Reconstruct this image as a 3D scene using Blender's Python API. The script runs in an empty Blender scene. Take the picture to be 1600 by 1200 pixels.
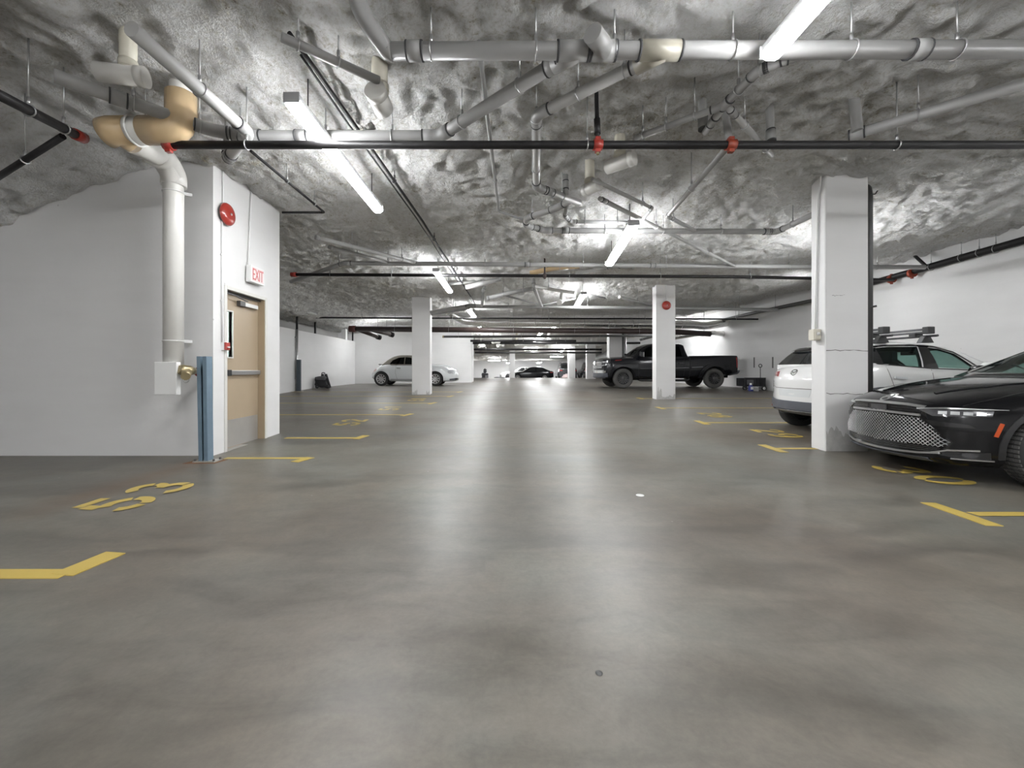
import bpy, bmesh, math, random
import numpy as np
from mathutils import Vector, Matrix
from mathutils.bvhtree import BVHTree

random.seed(7)
SC = bpy.context.scene
COL = SC.collection
PI = math.pi

# ------------------------------------------------------------------ camera, world, exposure
FOC, CX, CY, EYE = 640.0, 777.0, 577.0, 1.10      # focal length and principal point for a 1600x1200 frame
cam_data = bpy.data.cameras.new('camera')
cam_data.sensor_width = 36.0
cam_data.lens = FOC / 1600.0 * 36.0
cam_data.shift_x = (800.0 - CX) / 1600.0
cam_data.shift_y = (CY - 600.0) / 1600.0
cam_data.clip_start = 0.05
cam = bpy.data.objects.new('camera', cam_data)
cam.location = (0, 0, EYE)
cam.rotation_euler = (PI / 2, 0, 0)
COL.objects.link(cam)
SC.camera = cam

world = bpy.data.worlds.new('world')
world.use_nodes = True
world.node_tree.nodes['Background'].inputs[0].default_value = (0.5, 0.5, 0.5, 1)
world.node_tree.nodes['Background'].inputs[1].default_value = 0.2
SC.world = world
SC.view_settings.view_transform = 'Standard'
SC.view_settings.look = 'None'
SC.view_settings.gamma = 1.0
SC.view_settings.use_curve_mapping = False
SC.view_settings.exposure = 1.2
LAMP = 40.0                                         # emission of the fluorescent lenses

# ------------------------------------------------------------------ geometry of the hall
def smooth(t):
    t = min(1.0, max(0.0, t)); return t * t * (3 - 2 * t)

def floor_z(y):                                     # the slab climbs gently away from the camera and falls beyond the far columns
    if y < 5.5: return 0.0
    if y < 17.0: return 0.32 * (y - 5.5) / 11.5
    if y < 37.0: return 0.32
    return 0.32 - 0.40 * smooth((y - 37.0) / 6.0)

def ceil_z(x, y):                                   # mean underside of the sprayed insulation
    z = 3.78 - 0.012 * min(y, 17.0)
    if y > 28: z -= 1.45 * smooth((y - 28) / 18.0)
    if y < 6.0: z -= 0.85 * min(1, max(0.0, (-4.5 - x) / 1.9))
    elif x < -5.6: z -= 0.50 * smooth((-5.6 - x) / 1.9)
    if x > 8.4: z += 0.24 * smooth((x - 8.4) / 1.5)
    return z

def P(px, py, y):                                   # a picture position at depth y
    return Vector(((px - CX) * y / FOC, y, EYE + (CY - py) * y / FOC))
def PZ(px, py, z):                                  # a picture position at height z
    return P(px, py, FOC * (z - EYE) / (CY - py))
def PX(px, py, x):                                  # a picture position on a side wall
    return P(px, py, FOC * x / (px - CX))
def G(px, py):                                      # a picture position on the floor
    lo, hi = 0.3, 60.0
    for _ in range(60):
        m = (lo + hi) / 2
        if EYE + (CY - py) * m / FOC > floor_z(m): lo = m
        else: hi = m
        if hi - lo < 1e-5: break
    v = P(px, py, lo); v.z = floor_z(lo); return v

# ------------------------------------------------------------------ materials
MATS = {}
def mat(name, col, rough=0.5, metal=0.0, var=0.10, scale=6.0, bump=0.0, bscale=80.0, coat=0.0, emit=0.0, spec=0.5):
    m = bpy.data.materials.new(name); m.use_nodes = True
    nt = m.node_tree; N = nt.nodes; L = nt.links
    b = N['Principled BSDF']
    b.inputs['Roughness'].default_value = rough
    b.inputs['Metallic'].default_value = metal
    b.inputs['Coat Weight'].default_value = coat
    b.inputs['Coat Roughness'].default_value = 0.06
    b.inputs['Specular IOR Level'].default_value = spec
    tc = N.new('ShaderNodeTexCoord')
    no = N.new('ShaderNodeTexNoise'); no.inputs['Scale'].default_value = scale; no.inputs['Detail'].default_value = 5
    L.new(tc.outputs['Object'], no.inputs['Vector'])
    mx = N.new('ShaderNodeMix'); mx.data_type = 'RGBA'
    mx.inputs[6].default_value = (*[c * (1 - var) for c in col], 1)
    mx.inputs[7].default_value = (*[min(1, c * (1 + var)) for c in col], 1)
    L.new(no.outputs['Fac'], mx.inputs[0])
    L.new(mx.outputs[2], b.inputs['Base Color'])
    if bump:
        n2 = N.new('ShaderNodeTexNoise'); n2.inputs['Scale'].default_value = bscale; n2.inputs['Detail'].default_value = 4
        L.new(tc.outputs['Object'], n2.inputs['Vector'])
        bp = N.new('ShaderNodeBump'); bp.inputs['Strength'].default_value = bump; bp.inputs['Distance'].default_value = 0.01
        L.new(n2.outputs['Fac'], bp.inputs['Height']); L.new(bp.outputs['Normal'], b.inputs['Normal'])
    if emit:
        b.inputs['Emission Color'].default_value = (0.97, 0.985, 1.0, 1)
        b.inputs['Emission Strength'].default_value = emit
    MATS[name] = m
    return m

def ramp(nt, fac, stops):
    r = nt.nodes.new('ShaderNodeValToRGB')
    e = r.color_ramp.elements
    e[0].position, e[0].color = stops[0][0], (*stops[0][1], 1)
    e[1].position, e[1].color = stops[-1][0], (*stops[-1][1], 1)
    for p, c in stops[1:-1]:
        n = e.new(p); n.color = (*c, 1)
    nt.links.new(fac, r.inputs['Fac'])
    return r.outputs['Color']

def noise(nt, vec, scale, detail=4, rough=0.5, dist=0.0):
    n = nt.nodes.new('ShaderNodeTexNoise')
    n.inputs['Scale'].default_value = scale; n.inputs['Detail'].default_value = detail
    n.inputs['Roughness'].default_value = rough; n.inputs['Distortion'].default_value = dist
    nt.links.new(vec, n.inputs['Vector']); return n.outputs['Fac']

def mth(nt, op, a, b=None, c=None):
    n = nt.nodes.new('ShaderNodeMath'); n.operation = op
    for i, v in enumerate((a, b, c)):
        if v is None: continue
        if isinstance(v, (int, float)): n.inputs[i].default_value = v
        else: nt.links.new(v, n.inputs[i])
    return n.outputs[0]

def mixc(nt, fac, a, b, mode='MIX'):
    n = nt.nodes.new('ShaderNodeMix'); n.data_type = 'RGBA'; n.blend_type = mode
    for i, v in ((0, fac), (6, a), (7, b)):
        if isinstance(v, tuple): n.inputs[i].default_value = (*v, 1)
        elif isinstance(v, (int, float)): n.inputs[i].default_value = v
        else: nt.links.new(v, n.inputs[i])
    return n.outputs[2]

def mapping(nt, scale, loc=(0, 0, 0)):
    tc = nt.nodes.new('ShaderNodeTexCoord'); mp = nt.nodes.new('ShaderNodeMapping')
    mp.inputs['Scale'].default_value = scale; mp.inputs['Location'].default_value = loc
    nt.links.new(tc.outputs['Object'], mp.inputs['Vector']); return mp.outputs['Vector']

def floor_material():
    m = bpy.data.materials.new('polished_concrete'); m.use_nodes = True
    nt = m.node_tree; b = nt.nodes['Principled BSDF']
    v = mapping(nt, (1, 1, 1)); vs = mapping(nt, (0.5, 1.5, 1))
    big = noise(nt, v, 0.55, 5, 0.55, 0.4)
    c = ramp(nt, big, [(0.28, (0.094, 0.078, 0.062)), (0.42, (0.120, 0.106, 0.088)), (0.52, (0.131, 0.121, 0.103)), (0.60, (0.134, 0.130, 0.114)), (0.75, (0.160, 0.155, 0.141))])
    mid = noise(nt, vs, 2.3, 6, 0.62, 0.8)
    c = mixc(nt, 0.56, c, ramp(nt, mid, [(0.32, (0.27, 0.265, 0.26)), (0.5, (0.5, 0.5, 0.5)), (0.70, (0.68, 0.67, 0.65))]), 'OVERLAY')
    st = noise(nt, mapping(nt, (0.35, 1.1, 1), (5, 2, 0)), 0.9, 4, 0.55, 1.2)
    c = mixc(nt, 0.5, c, ramp(nt, st, [(0.36, (0.30, 0.30, 0.31)), (0.52, (0.5, 0.5, 0.5)), (0.75, (0.60, 0.60, 0.61))]), 'OVERLAY')
    sm = noise(nt, v, 7.5, 6, 0.7, 0.6)
    c = mixc(nt, 0.40, c, ramp(nt, sm, [(0.34, (0.36, 0.355, 0.35)), (0.5, (0.5, 0.5, 0.5)), (0.66, (0.62, 0.61, 0.60))]), 'OVERLAY')
    fine = noise(nt, v, 45, 5, 0.7)
    c = mixc(nt, 0.32, c, ramp(nt, fine, [(0.3, (0.36, 0.36, 0.36)), (0.7, (0.64, 0.64, 0.63))]), 'OVERLAY')
    # small pale chips and dark spots
    vo = nt.nodes.new('ShaderNodeTexVoronoi'); vo.inputs['Scale'].default_value = 2.1
    nt.links.new(v, vo.inputs['Vector'])
    c = mixc(nt, mth(nt, 'MULTIPLY', mth(nt, 'LESS_THAN', vo.outputs['Distance'], 0.022), 0.5), c, (0.32, 0.31, 0.29))
    vo2 = nt.nodes.new('ShaderNodeTexVoronoi'); vo2.inputs['Scale'].default_value = 1.1
    nt.links.new(mapping(nt, (1, 1, 1), (3.3, 1.7, 0)), vo2.inputs['Vector'])
    c = mixc(nt, mth(nt, 'MULTIPLY', mth(nt, 'LESS_THAN', vo2.outputs['Distance'], 0.018), 0.6), c, (0.05, 0.047, 0.045))
    # rust run below the steel post
    tc = nt.nodes.new('ShaderNodeTexCoord'); sp = nt.nodes.new('ShaderNodeSeparateXYZ')
    nt.links.new(tc.outputs['Object'], sp.inputs[0])
    wob = mth(nt, 'MULTIPLY', mth(nt, 'SUBTRACT', noise(nt, v, 3.0, 3), 0.5), 0.25)
    dx = mth(nt, 'ABSOLUTE', mth(nt, 'ADD', mth(nt, 'ADD', sp.outputs['X'], 3.56), wob))
    m1 = mth(nt, 'SUBTRACT', 1.0, mth(nt, 'MULTIPLY', dx, 3.6)); m1.node.use_clamp = True
    m2 = mth(nt, 'MULTIPLY', mth(nt, 'SUBTRACT', sp.outputs['Y'], 2.6), 0.9); m2.node.use_clamp = True
    m3 = mth(nt, 'MULTIPLY', mth(nt, 'SUBTRACT', 5.0, sp.outputs['Y']), 6.0); m3.node.use_clamp = True
    c = mixc(nt, mth(nt, 'MULTIPLY', mth(nt, 'MULTIPLY', m1, m2), mth(nt, 'MULTIPLY', m3, 0.6)), c, (0.115, 0.068, 0.040))
    nt.links.new(c, b.inputs['Base Color'])
    r = mth(nt, 'ADD', mth(nt, 'MULTIPLY', mid, 0.22), 0.29)
    b.inputs['Specular IOR Level'].default_value = 0.42
    nt.links.new(r, b.inputs['Roughness'])
    bp = nt.nodes.new('ShaderNodeBump'); bp.inputs['Strength'].default_value = 0.06; bp.inputs['Distance'].default_value = 0.01
    nt.links.new(noise(nt, v, 14, 5, 0.6), bp.inputs['Height']); nt.links.new(bp.outputs['Normal'], b.inputs['Normal'])
    return m

def ceiling_material():
    m = bpy.data.materials.new('sprayed_insulation'); m.use_nodes = True
    nt = m.node_tree; b = nt.nodes['Principled BSDF']
    b.inputs['Roughness'].default_value = 0.95; b.inputs['Specular IOR Level'].default_value = 0.1
    v = mapping(nt, (1, 1, 1))
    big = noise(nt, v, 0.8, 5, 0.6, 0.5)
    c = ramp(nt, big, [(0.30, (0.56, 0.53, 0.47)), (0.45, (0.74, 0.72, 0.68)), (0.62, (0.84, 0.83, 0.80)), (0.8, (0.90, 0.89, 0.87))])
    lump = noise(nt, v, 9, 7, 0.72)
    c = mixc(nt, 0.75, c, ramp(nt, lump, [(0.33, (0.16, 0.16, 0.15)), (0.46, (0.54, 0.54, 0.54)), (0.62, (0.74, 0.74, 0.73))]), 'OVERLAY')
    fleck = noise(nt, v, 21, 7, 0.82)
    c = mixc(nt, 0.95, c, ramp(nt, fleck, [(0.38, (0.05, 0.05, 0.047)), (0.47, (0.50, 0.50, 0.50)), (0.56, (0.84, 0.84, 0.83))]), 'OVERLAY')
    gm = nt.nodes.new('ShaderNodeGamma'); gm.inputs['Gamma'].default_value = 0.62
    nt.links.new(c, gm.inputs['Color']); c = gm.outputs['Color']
    nt.links.new(c, b.inputs['Base Color'])
    bp = nt.nodes.new('ShaderNodeBump'); bp.inputs['Strength'].default_value = 1.0; bp.inputs['Distance'].default_value = 0.09
    h = mth(nt, 'ADD', noise(nt, v, 16, 8, 0.75), mth(nt, 'MULTIPLY', noise(nt, v, 55, 4, 0.7), 0.35))
    nt.links.new(h, bp.inputs['Height']); nt.links.new(bp.outputs['Normal'], b.inputs['Normal'])
    return m

def wall_material(name, col):
    m = bpy.data.materials.new(name); m.use_nodes = True
    nt = m.node_tree; b = nt.nodes['Principled BSDF']
    b.inputs['Roughness'].default_value = 0.55; b.inputs['Specular IOR Level'].default_value = 0.3
    v = mapping(nt, (1, 1, 1)); vs = mapping(nt, (0.35, 0.35, 2.2))
    c = mixc(nt, noise(nt, v, 0.9, 4), tuple(x * 0.90 for x in col), tuple(min(1, x * 1.06) for x in col))
    st = noise(nt, vs, 1.4, 5, 0.6)
    c = mixc(nt, 0.16, c, ramp(nt, st, [(0.35, (0.33, 0.33, 0.33)), (0.65, (0.6, 0.6, 0.6))]), 'OVERLAY')
    pock = nt.nodes.new('ShaderNodeTexVoronoi'); pock.inputs['Scale'].default_value = 1.7
    nt.links.new(v, pock.inputs['Vector'])
    c = mixc(nt, mth(nt, 'MULTIPLY', mth(nt, 'LESS_THAN', pock.outputs['Distance'], 0.02), 0.45), c, (0.30, 0.29, 0.28))
    nt.links.new(c, b.inputs['Base Color'])
    bp = nt.nodes.new('ShaderNodeBump'); bp.inputs['Strength'].default_value = 0.12; bp.inputs['Distance'].default_value = 0.01
    nt.links.new(noise(nt, v, 18, 5), bp.inputs['Height']); nt.links.new(bp.outputs['Normal'], b.inputs['Normal'])
    return m

def paint_material():                               # worn yellow floor paint
    m = bpy.data.materials.new('worn_yellow_paint'); m.use_nodes = True
    nt = m.node_tree; b = nt.nodes['Principled BSDF']; b.inputs['Roughness'].default_value = 0.45
    v = mapping(nt, (1, 1, 1))
    c = mixc(nt, noise(nt, v, 5, 5), (0.40, 0.285, 0.055), (0.50, 0.375, 0.10))
    w = ramp(nt, noise(nt, v, 28, 6, 0.7), [(0.30, (1, 1, 1)), (0.36, (0, 0, 0))])
    c = mixc(nt, mth(nt, 'MULTIPLY', w, 0.5), c, (0.22, 0.19, 0.14))
    nt.links.new(c, b.inputs['Base Color']); return m

def glass_material(name, tint, dens):
    m = bpy.data.materials.new(name); m.use_nodes = True
    nt = m.node_tree; nt.nodes.remove(nt.nodes['Principled BSDF'])
    out = nt.nodes['Material Output']
    tr = nt.nodes.new('ShaderNodeBsdfTransparent'); gl = nt.nodes.new('ShaderNodeBsdfGlossy')
    gl.inputs['Roughness'].default_value = 0.03
    no = noise(nt, mapping(nt, (1, 1, 1)), 3.0, 2)
    c = mixc(nt, no, tuple(t * dens for t in tint), tuple(min(1, t * dens * 1.08) for t in tint))
    nt.links.new(c, tr.inputs['Color'])
    lw = nt.nodes.new('ShaderNodeLayerWeight'); lw.inputs['Blend'].default_value = 0.5
    fr = mth(nt, 'ADD', mth(nt, 'MULTIPLY', mth(nt, 'POWER', lw.outputs['Facing'], 4.0), 0.5), 0.03)
    mx = nt.nodes.new('ShaderNodeMixShader')
    nt.links.new(fr, mx.inputs[0]); nt.links.new(tr.outputs[0], mx.inputs[1]); nt.links.new(gl.outputs[0], mx.inputs[2])
    nt.links.new(mx.outputs[0], out.inputs['Surface'])
    MATS[name] = m
    return m

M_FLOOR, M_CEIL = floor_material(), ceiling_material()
M_WALL = wall_material('painted_concrete_wall', (0.70, 0.695, 0.69))
M_COLUMN = wall_material('painted_concrete_column', (0.70, 0.695, 0.69))
M_YELLOW = paint_material()
M_RECESS = wall_material('darker_grey_wall', (0.36, 0.355, 0.34))
mat('grey_pvc', (0.33, 0.328, 0.322), 0.32, var=0.08)
mat('pale_grey_pvc', (0.42, 0.418, 0.41), 0.32, var=0.08)
mat('fitting_grey', (0.30, 0.298, 0.292), 0.35)
mat('beige_fitting', (0.33, 0.31, 0.255), 0.35)
mat('white_pvc', (0.66, 0.65, 0.62), 0.3, var=0.05)
mat('cream_pvc', (0.60, 0.57, 0.48), 0.35, var=0.06)
mat('tan_insulation_cover', (0.66, 0.49, 0.29), 0.22, var=0.08, coat=0.3)
mat('black_steel', (0.014, 0.013, 0.0135), 0.5, var=0.4, scale=14, spec=0.3)
mat('brown_primer', (0.055, 0.038, 0.035), 0.4, var=0.4)
mat('rubber_joint', (0.04, 0.04, 0.042), 0.6)
mat('red_paint', (0.32, 0.030, 0.020), 0.32, var=0.15, coat=0.4)
mat('orange_coupling', (0.24, 0.035, 0.015), 0.45, var=0.2)
mat('galvanised', (0.46, 0.46, 0.46), 0.34, 0.85, var=0.18)
mat('dark_metal', (0.10, 0.10, 0.10), 0.45, 0.6)
mat('foil_jacket', (0.84, 0.83, 0.79), 0.27, 0.88, var=0.25, scale=9, bump=0.5, bscale=9)
mat('brass', (0.36, 0.30, 0.18), 0.36, 0.8, var=0.25)
mat('blue_grey_steel', (0.13, 0.19, 0.245), 0.5, var=0.22, scale=9)
mat('dark_blue_steel', (0.045, 0.060, 0.075), 0.5, var=0.2)
mat('red_primer', (0.085, 0.024, 0.020), 0.45, var=0.3)
mat('rusted_steel', (0.20, 0.10, 0.05), 0.8, var=0.4, scale=18)
mat('door_tan', (0.375, 0.295, 0.205), 0.42, var=0.04)
mat('frame_tan', (0.33, 0.255, 0.17), 0.42, var=0.06)
mat('frame_white', (0.62, 0.61, 0.58), 0.45, var=0.06)
mat('steel_plate', (0.40, 0.385, 0.36), 0.36, 0.45, var=0.08)
mat('white_enamel', (0.72, 0.72, 0.71), 0.4, var=0.04)
mat('lamp_housing', (0.34, 0.34, 0.34), 0.45, var=0.05)
mat('lamp_lens', (0.9, 0.9, 0.88), 0.4, emit=LAMP, var=0.02)
mat('unlit_lens', (0.72, 0.72, 0.70), 0.35, var=0.04)
mat('exit_face', (0.68, 0.55, 0.54), 0.4, var=0.04)
mat('exit_red', (0.55, 0.10, 0.10), 0.4)
mat('beige_plastic', (0.60, 0.57, 0.49), 0.45, var=0.06)
mat('black_plastic', (0.018, 0.018, 0.019), 0.45, var=0.2)
mat('black_fabric', (0.022, 0.022, 0.024), 0.9, var=0.4, bump=0.4)
mat('grey_fabric', (0.10, 0.10, 0.105), 0.9, var=0.3, bump=0.4)
mat('blue_plastic', (0.04, 0.05, 0.22), 0.4)
mat('grey_concrete_wear', (0.46, 0.455, 0.44), 0.7, var=0.3, scale=12)
mat('crack_dark', (0.16, 0.155, 0.15), 0.9)
mat('tyre', (0.022, 0.022, 0.022), 0.75, var=0.25, scale=30)
mat('tyre_dusty', (0.075, 0.073, 0.07), 0.85, var=0.3, scale=30)
mat('chrome', (0.75, 0.75, 0.75), 0.12, 1.0, var=0.03)
mat('satin_silver', (0.50, 0.50, 0.50), 0.30, 0.9, var=0.05)
mat('alloy', (0.62, 0.62, 0.62), 0.28, 0.7, var=0.06)
mat('dark_alloy', (0.035, 0.035, 0.037), 0.3, 0.6, var=0.1)
mat('black_paint', (0.004, 0.004, 0.005), 0.10, var=0.1, coat=0.0, spec=0.42)
mat('charcoal_paint', (0.009, 0.0095, 0.012), 0.14, var=0.1, coat=0.0, spec=0.45)
mat('grey_paint', (0.06, 0.062, 0.068), 0.25, var=0.1, coat=1.0)
mat('white_paint', (0.70, 0.70, 0.69), 0.22, var=0.02, coat=0.8)
mat('pale_paint', (0.62, 0.64, 0.645), 0.22, var=0.02, coat=0.8)
mat('gloss_black', (0.008, 0.008, 0.009), 0.12, var=0.1, coat=0.6)
mat('bumper_grey', (0.085, 0.09, 0.105), 0.5, var=0.08)
mat('interior_dark', (0.015, 0.015, 0.016), 0.8, var=0.2)
mat('interior_grey', (0.055, 0.055, 0.056), 0.7, var=0.2)
mat('canvas_top', (0.13, 0.118, 0.10), 0.9, var=0.08, bump=0.2)
mat('lamp_clear', (0.55, 0.56, 0.57), 0.12, 0.3, var=0.2, scale=25)
mat('lamp_smoke', (0.07, 0.07, 0.075), 0.12, 0.2, var=0.3, scale=25, coat=1.0)
mat('tail_red', (0.33, 0.03, 0.03), 0.2, var=0.15, coat=0.8)
mat('marker_orange', (0.50, 0.07, 0.012), 0.25, var=0.1)
glass_material('clear_glass', (0.80, 0.93, 0.90), 0.82)
glass_material('tinted_glass', (0.22, 0.27, 0.27), 0.45)
mat('dark_glass', (0.010, 0.012, 0.013), 0.05, var=0.3, coat=1.0)

# ------------------------------------------------------------------ mesh collector
class MB:
    def __init__(s): s.v, s.f, s.sm = [], [], []
    def add(s, vs, fs, sm=False):
        o = len(s.v); s.v += [Vector(p) for p in vs]
        for f in fs: s.f.append([i + o for i in f]); s.sm.append(sm)
        return s
    def box(s, c, d, m=None):
        x, y, z = d[0] / 2, d[1] / 2, d[2] / 2
        vs = [Vector(p) for p in ((-x, -y, -z), (x, -y, -z), (x, y, -z), (-x, y, -z), (-x, -y, z), (x, -y, z), (x, y, z), (-x, y, z))]
        if m is not None: vs = [m @ p for p in vs]
        vs = [p + Vector(c) for p in vs]
        return s.add(vs, [(0, 3, 2, 1), (4, 5, 6, 7), (0, 1, 5, 4), (1, 2, 6, 5), (2, 3, 7, 6), (3, 0, 4, 7)])
    def bx(s, a, b):
        return s.box([(a[i] + b[i]) / 2 for i in range(3)], [abs(b[i] - a[i]) for i in range(3)])
    def bar(s, p, q, w, h, up=(0, 0, 1)):              # a rectangular bar from p to q
        p, q = Vector(p), Vector(q); d = (q - p); L = d.length; d.normalize()
        u = Vector(up); x = d.cross(u)
        if x.length < 1e-4: x = d.cross(Vector((1, 0, 0)))
        x.normalize(); z = x.cross(d)
        m = Matrix((x, d, z)).transposed()
        return s.box((p + q) / 2, (w, L, h), m)
    def tube(s, pts, r, seg=14, bend=None, caps=True, arc=5):
        pts = [Vector(p) for p in pts]
        if len(pts) > 2 and bend is None: bend = 2.0 * (r if not isinstance(r, (list, tuple)) else max(r))
        if len(pts) > 2 and bend > 0:
            out = [pts[0]]
            for a, b, c in zip(pts, pts[1:], pts[2:]):
                d1, d2 = (a - b), (c - b)
                k = min(bend, d1.length * 0.45, d2.length * 0.45)
                p, q = b + d1.normalized() * k, b + d2.normalized() * k
                for i in range(arc + 1):
                    t = i / arc
                    out.append(p * (1 - t) ** 2 + b * 2 * t * (1 - t) + q * t * t)
            out.append(pts[-1]); pts = out
        n = len(pts); rr = r if isinstance(r, (list, tuple)) else [r] * n
        if len(rr) != n: rr = [rr[0] + (rr[-1] - rr[0]) * i / (n - 1) for i in range(n)]
        T = []
        for i in range(n):
            t = (pts[min(n - 1, i + 1)] - pts[max(0, i - 1)])
            T.append(t.normalized() if t.length > 1e-9 else Vector((0, 0, 1)))
        u = T[0].cross(Vector((0, 0, 1)))
        if u.length < 1e-3: u = T[0].cross(Vector((1, 0, 0)))
        u.normalize(); o = len(s.v)
        for i in range(n):
            u = (u - T[i] * u.dot(T[i])); u.normalize(); w = T[i].cross(u)
            for k in range(seg):
                a = 2 * PI * k / seg
                s.v.append(pts[i] + (u * math.cos(a) + w * math.sin(a)) * rr[i])
        for i in range(n - 1):
            for k in range(seg):
                k2 = (k + 1) % seg
                s.f.append([o + i * seg + k, o + (i + 1) * seg + k, o + (i + 1) * seg + k2, o + i * seg + k2]); s.sm.append(True)
        if caps:
            s.f.append([o + k for k in range(seg)]); s.sm.append(False)
            s.f.append([o + (n - 1) * seg + k for k in reversed(range(seg))]); s.sm.append(False)
        return s
    def ring(s, c, ax, R, r, seg=16, rs=6):            # a torus
        c, ax = Vector(c), Vector(ax).normalized()
        u = ax.cross(Vector((0, 0, 1)))
        if u.length < 1e-3: u = ax.cross(Vector((1, 0, 0)))
        u.normalize(); w = ax.cross(u); o = len(s.v)
        for i in range(seg):
            a = 2 * PI * i / seg; d = u * math.cos(a) + w * math.sin(a)
            for k in range(rs):
                b = 2 * PI * k / rs
                s.v.append(c + d * (R + r * math.cos(b)) + ax * (r * math.sin(b)))
        for i in range(seg):
            for k in range(rs):
                i2, k2 = (i + 1) % seg, (k + 1) % rs
                s.f.append([o + i * rs + k, o + i2 * rs + k, o + i2 * rs + k2, o + i * rs + k2]); s.sm.append(True)
        return s
    def lathe(s, c, ax, prof, seg=24):                 # prof: (radius, distance along ax)
        c, ax = Vector(c), Vector(ax).normalized()
        u = ax.cross(Vector((0, 0, 1)))
        if u.length < 1e-3: u = ax.cross(Vector((1, 0, 0)))
        u.normalize(); w = ax.cross(u); o = len(s.v); n = len(prof)
        for r, h in prof:
            for k in range(seg):
                a = 2 * PI * k / seg
                s.v.append(c + ax * h + (u * math.cos(a) + w * math.sin(a)) * max(r, 1e-4))
        for i in range(n - 1):
            for k in range(seg):
                k2 = (k + 1) % seg
                s.f.append([o + i * seg + k, o + i * seg + k2, o + (i + 1) * seg + k2, o + (i + 1) * seg + k]); s.sm.append(True)
        return s
    def prism(s, poly, axis_o, u, v, n, t):            # polygon in the plane (o,u,v) with thickness t along n
        o, u, v, n = Vector(axis_o), Vector(u), Vector(v), Vector(n); k = len(poly)
        a = [o + u * p[0] + v * p[1] for p in poly]; b = [p + n * t for p in a]
        fs = [list(range(k))[::-1], list(range(k, 2 * k))] + [(i, (i + 1) % k, k + (i + 1) % k, k + i) for i in range(k)]
        return s.add(a + b, fs)
    def mesh(s, name, off=(0, 0, 0), bevel=0.0):
        me = bpy.data.meshes.new(name); off = Vector(off)
        me.from_pydata([tuple(p - off) for p in s.v], [], s.f)
        me.polygons.foreach_set('use_smooth', s.sm); me.update()
        bm = bmesh.new(); bm.from_mesh(me)
        bmesh.ops.recalc_face_normals(bm, faces=bm.faces)
        if bevel:
            ed = [e for e in bm.edges if len(e.link_faces) == 2 and e.calc_face_angle(0) > 0.7]
            bmesh.ops.bevel(bm, geom=ed, offset=bevel, segments=2, affect='EDGES', profile=0.6)
        bm.to_mesh(me); bm.free(); return me
    def build(s, name, material, parent=None, bevel=0.0, label=None, **props):
        off = root_of(parent).get('_o', (0, 0, 0)) if parent is not None else (0, 0, 0)
        me = s.mesh(name, off, bevel)
        me.materials.append(MATS[material] if isinstance(material, str) else material)
        o = bpy.data.objects.new(name, me); COL.objects.link(o)
        if parent is not None: o.parent = parent
        if label: o['label'] = label
        for k, x in props.items(): o[k] = x
        return o

ORIGIN = {}
class _R(dict): pass
def root_of(o):
    while o.parent is not None: o = o.parent
    return _R(_o=ORIGIN.get(o.name, (0, 0, 0)))

def thing(name, label, cat, loc=(0, 0, 0), group=None, rotz=None):
    o = bpy.data.objects.new(name, None); COL.objects.link(o)
    o.empty_display_size = 0.1
    o.location = loc; o['label'] = label; o['category'] = cat
    if group: o['group'] = group
    if rotz is None: ORIGIN[o.name] = tuple(loc)       # parts given in world coordinates
    else: o.rotation_euler = (0, 0, rotz); ORIGIN[o.name] = (0, 0, 0)   # parts given in local coordinates
    return o
def structure(o, label=None):
    o['kind'] = 'structure'
    if label: o['label'] = label
    return o

def text_mesh(body, size, thick=0.0):
    cu = bpy.data.curves.new('lettering', 'FONT'); cu.body = body; cu.size = size; cu.extrude = thick
    cu.align_x = 'CENTER'; cu.align_y = 'CENTER'
    o = bpy.data.objects.new('lettering', cu); COL.objects.link(o)
    dg = bpy.context.evaluated_depsgraph_get()
    me = bpy.data.meshes.new_from_object(o.evaluated_get(dg))
    bpy.data.objects.remove(o); return me
# ------------------------------------------------------------------ floor
def floor_mesh():
    xs = np.linspace(-9.5, 10.9, 42); ys = np.concatenate([np.linspace(-8, 5.5, 20), np.linspace(6, 17, 30), np.linspace(19, 37, 12), np.linspace(37.5, 52, 24)])
    v = [(x, y, floor_z(y)) for y in ys for x in xs]; n = len(xs)
    f = [(j * n + i, j * n + i + 1, (j + 1) * n + i + 1, (j + 1) * n + i) for j in range(len(ys) - 1) for i in range(n - 1)]
    b = MB(); b.add(v, f, True); return b
FLOOR = structure(floor_mesh().build('floor', M_FLOOR), 'grey brown polished concrete garage floor with yellow stall markings')

def value_noise(x, y, seed):                            # smooth lattice noise on arrays
    r = np.random.RandomState(seed); T = r.rand(256, 256)
    xi, yi = np.floor(x).astype(int), np.floor(y).astype(int); fx, fy = x - xi, y - yi
    fx = fx * fx * (3 - 2 * fx); fy = fy * fy * (3 - 2 * fy)
    g = lambda a, b: T[a % 256, b % 256]
    return (g(xi, yi) * (1 - fx) + g(xi + 1, yi) * fx) * (1 - fy) + (g(xi, yi + 1) * (1 - fx) + g(xi + 1, yi + 1) * fx) * fy - 0.5

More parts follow.
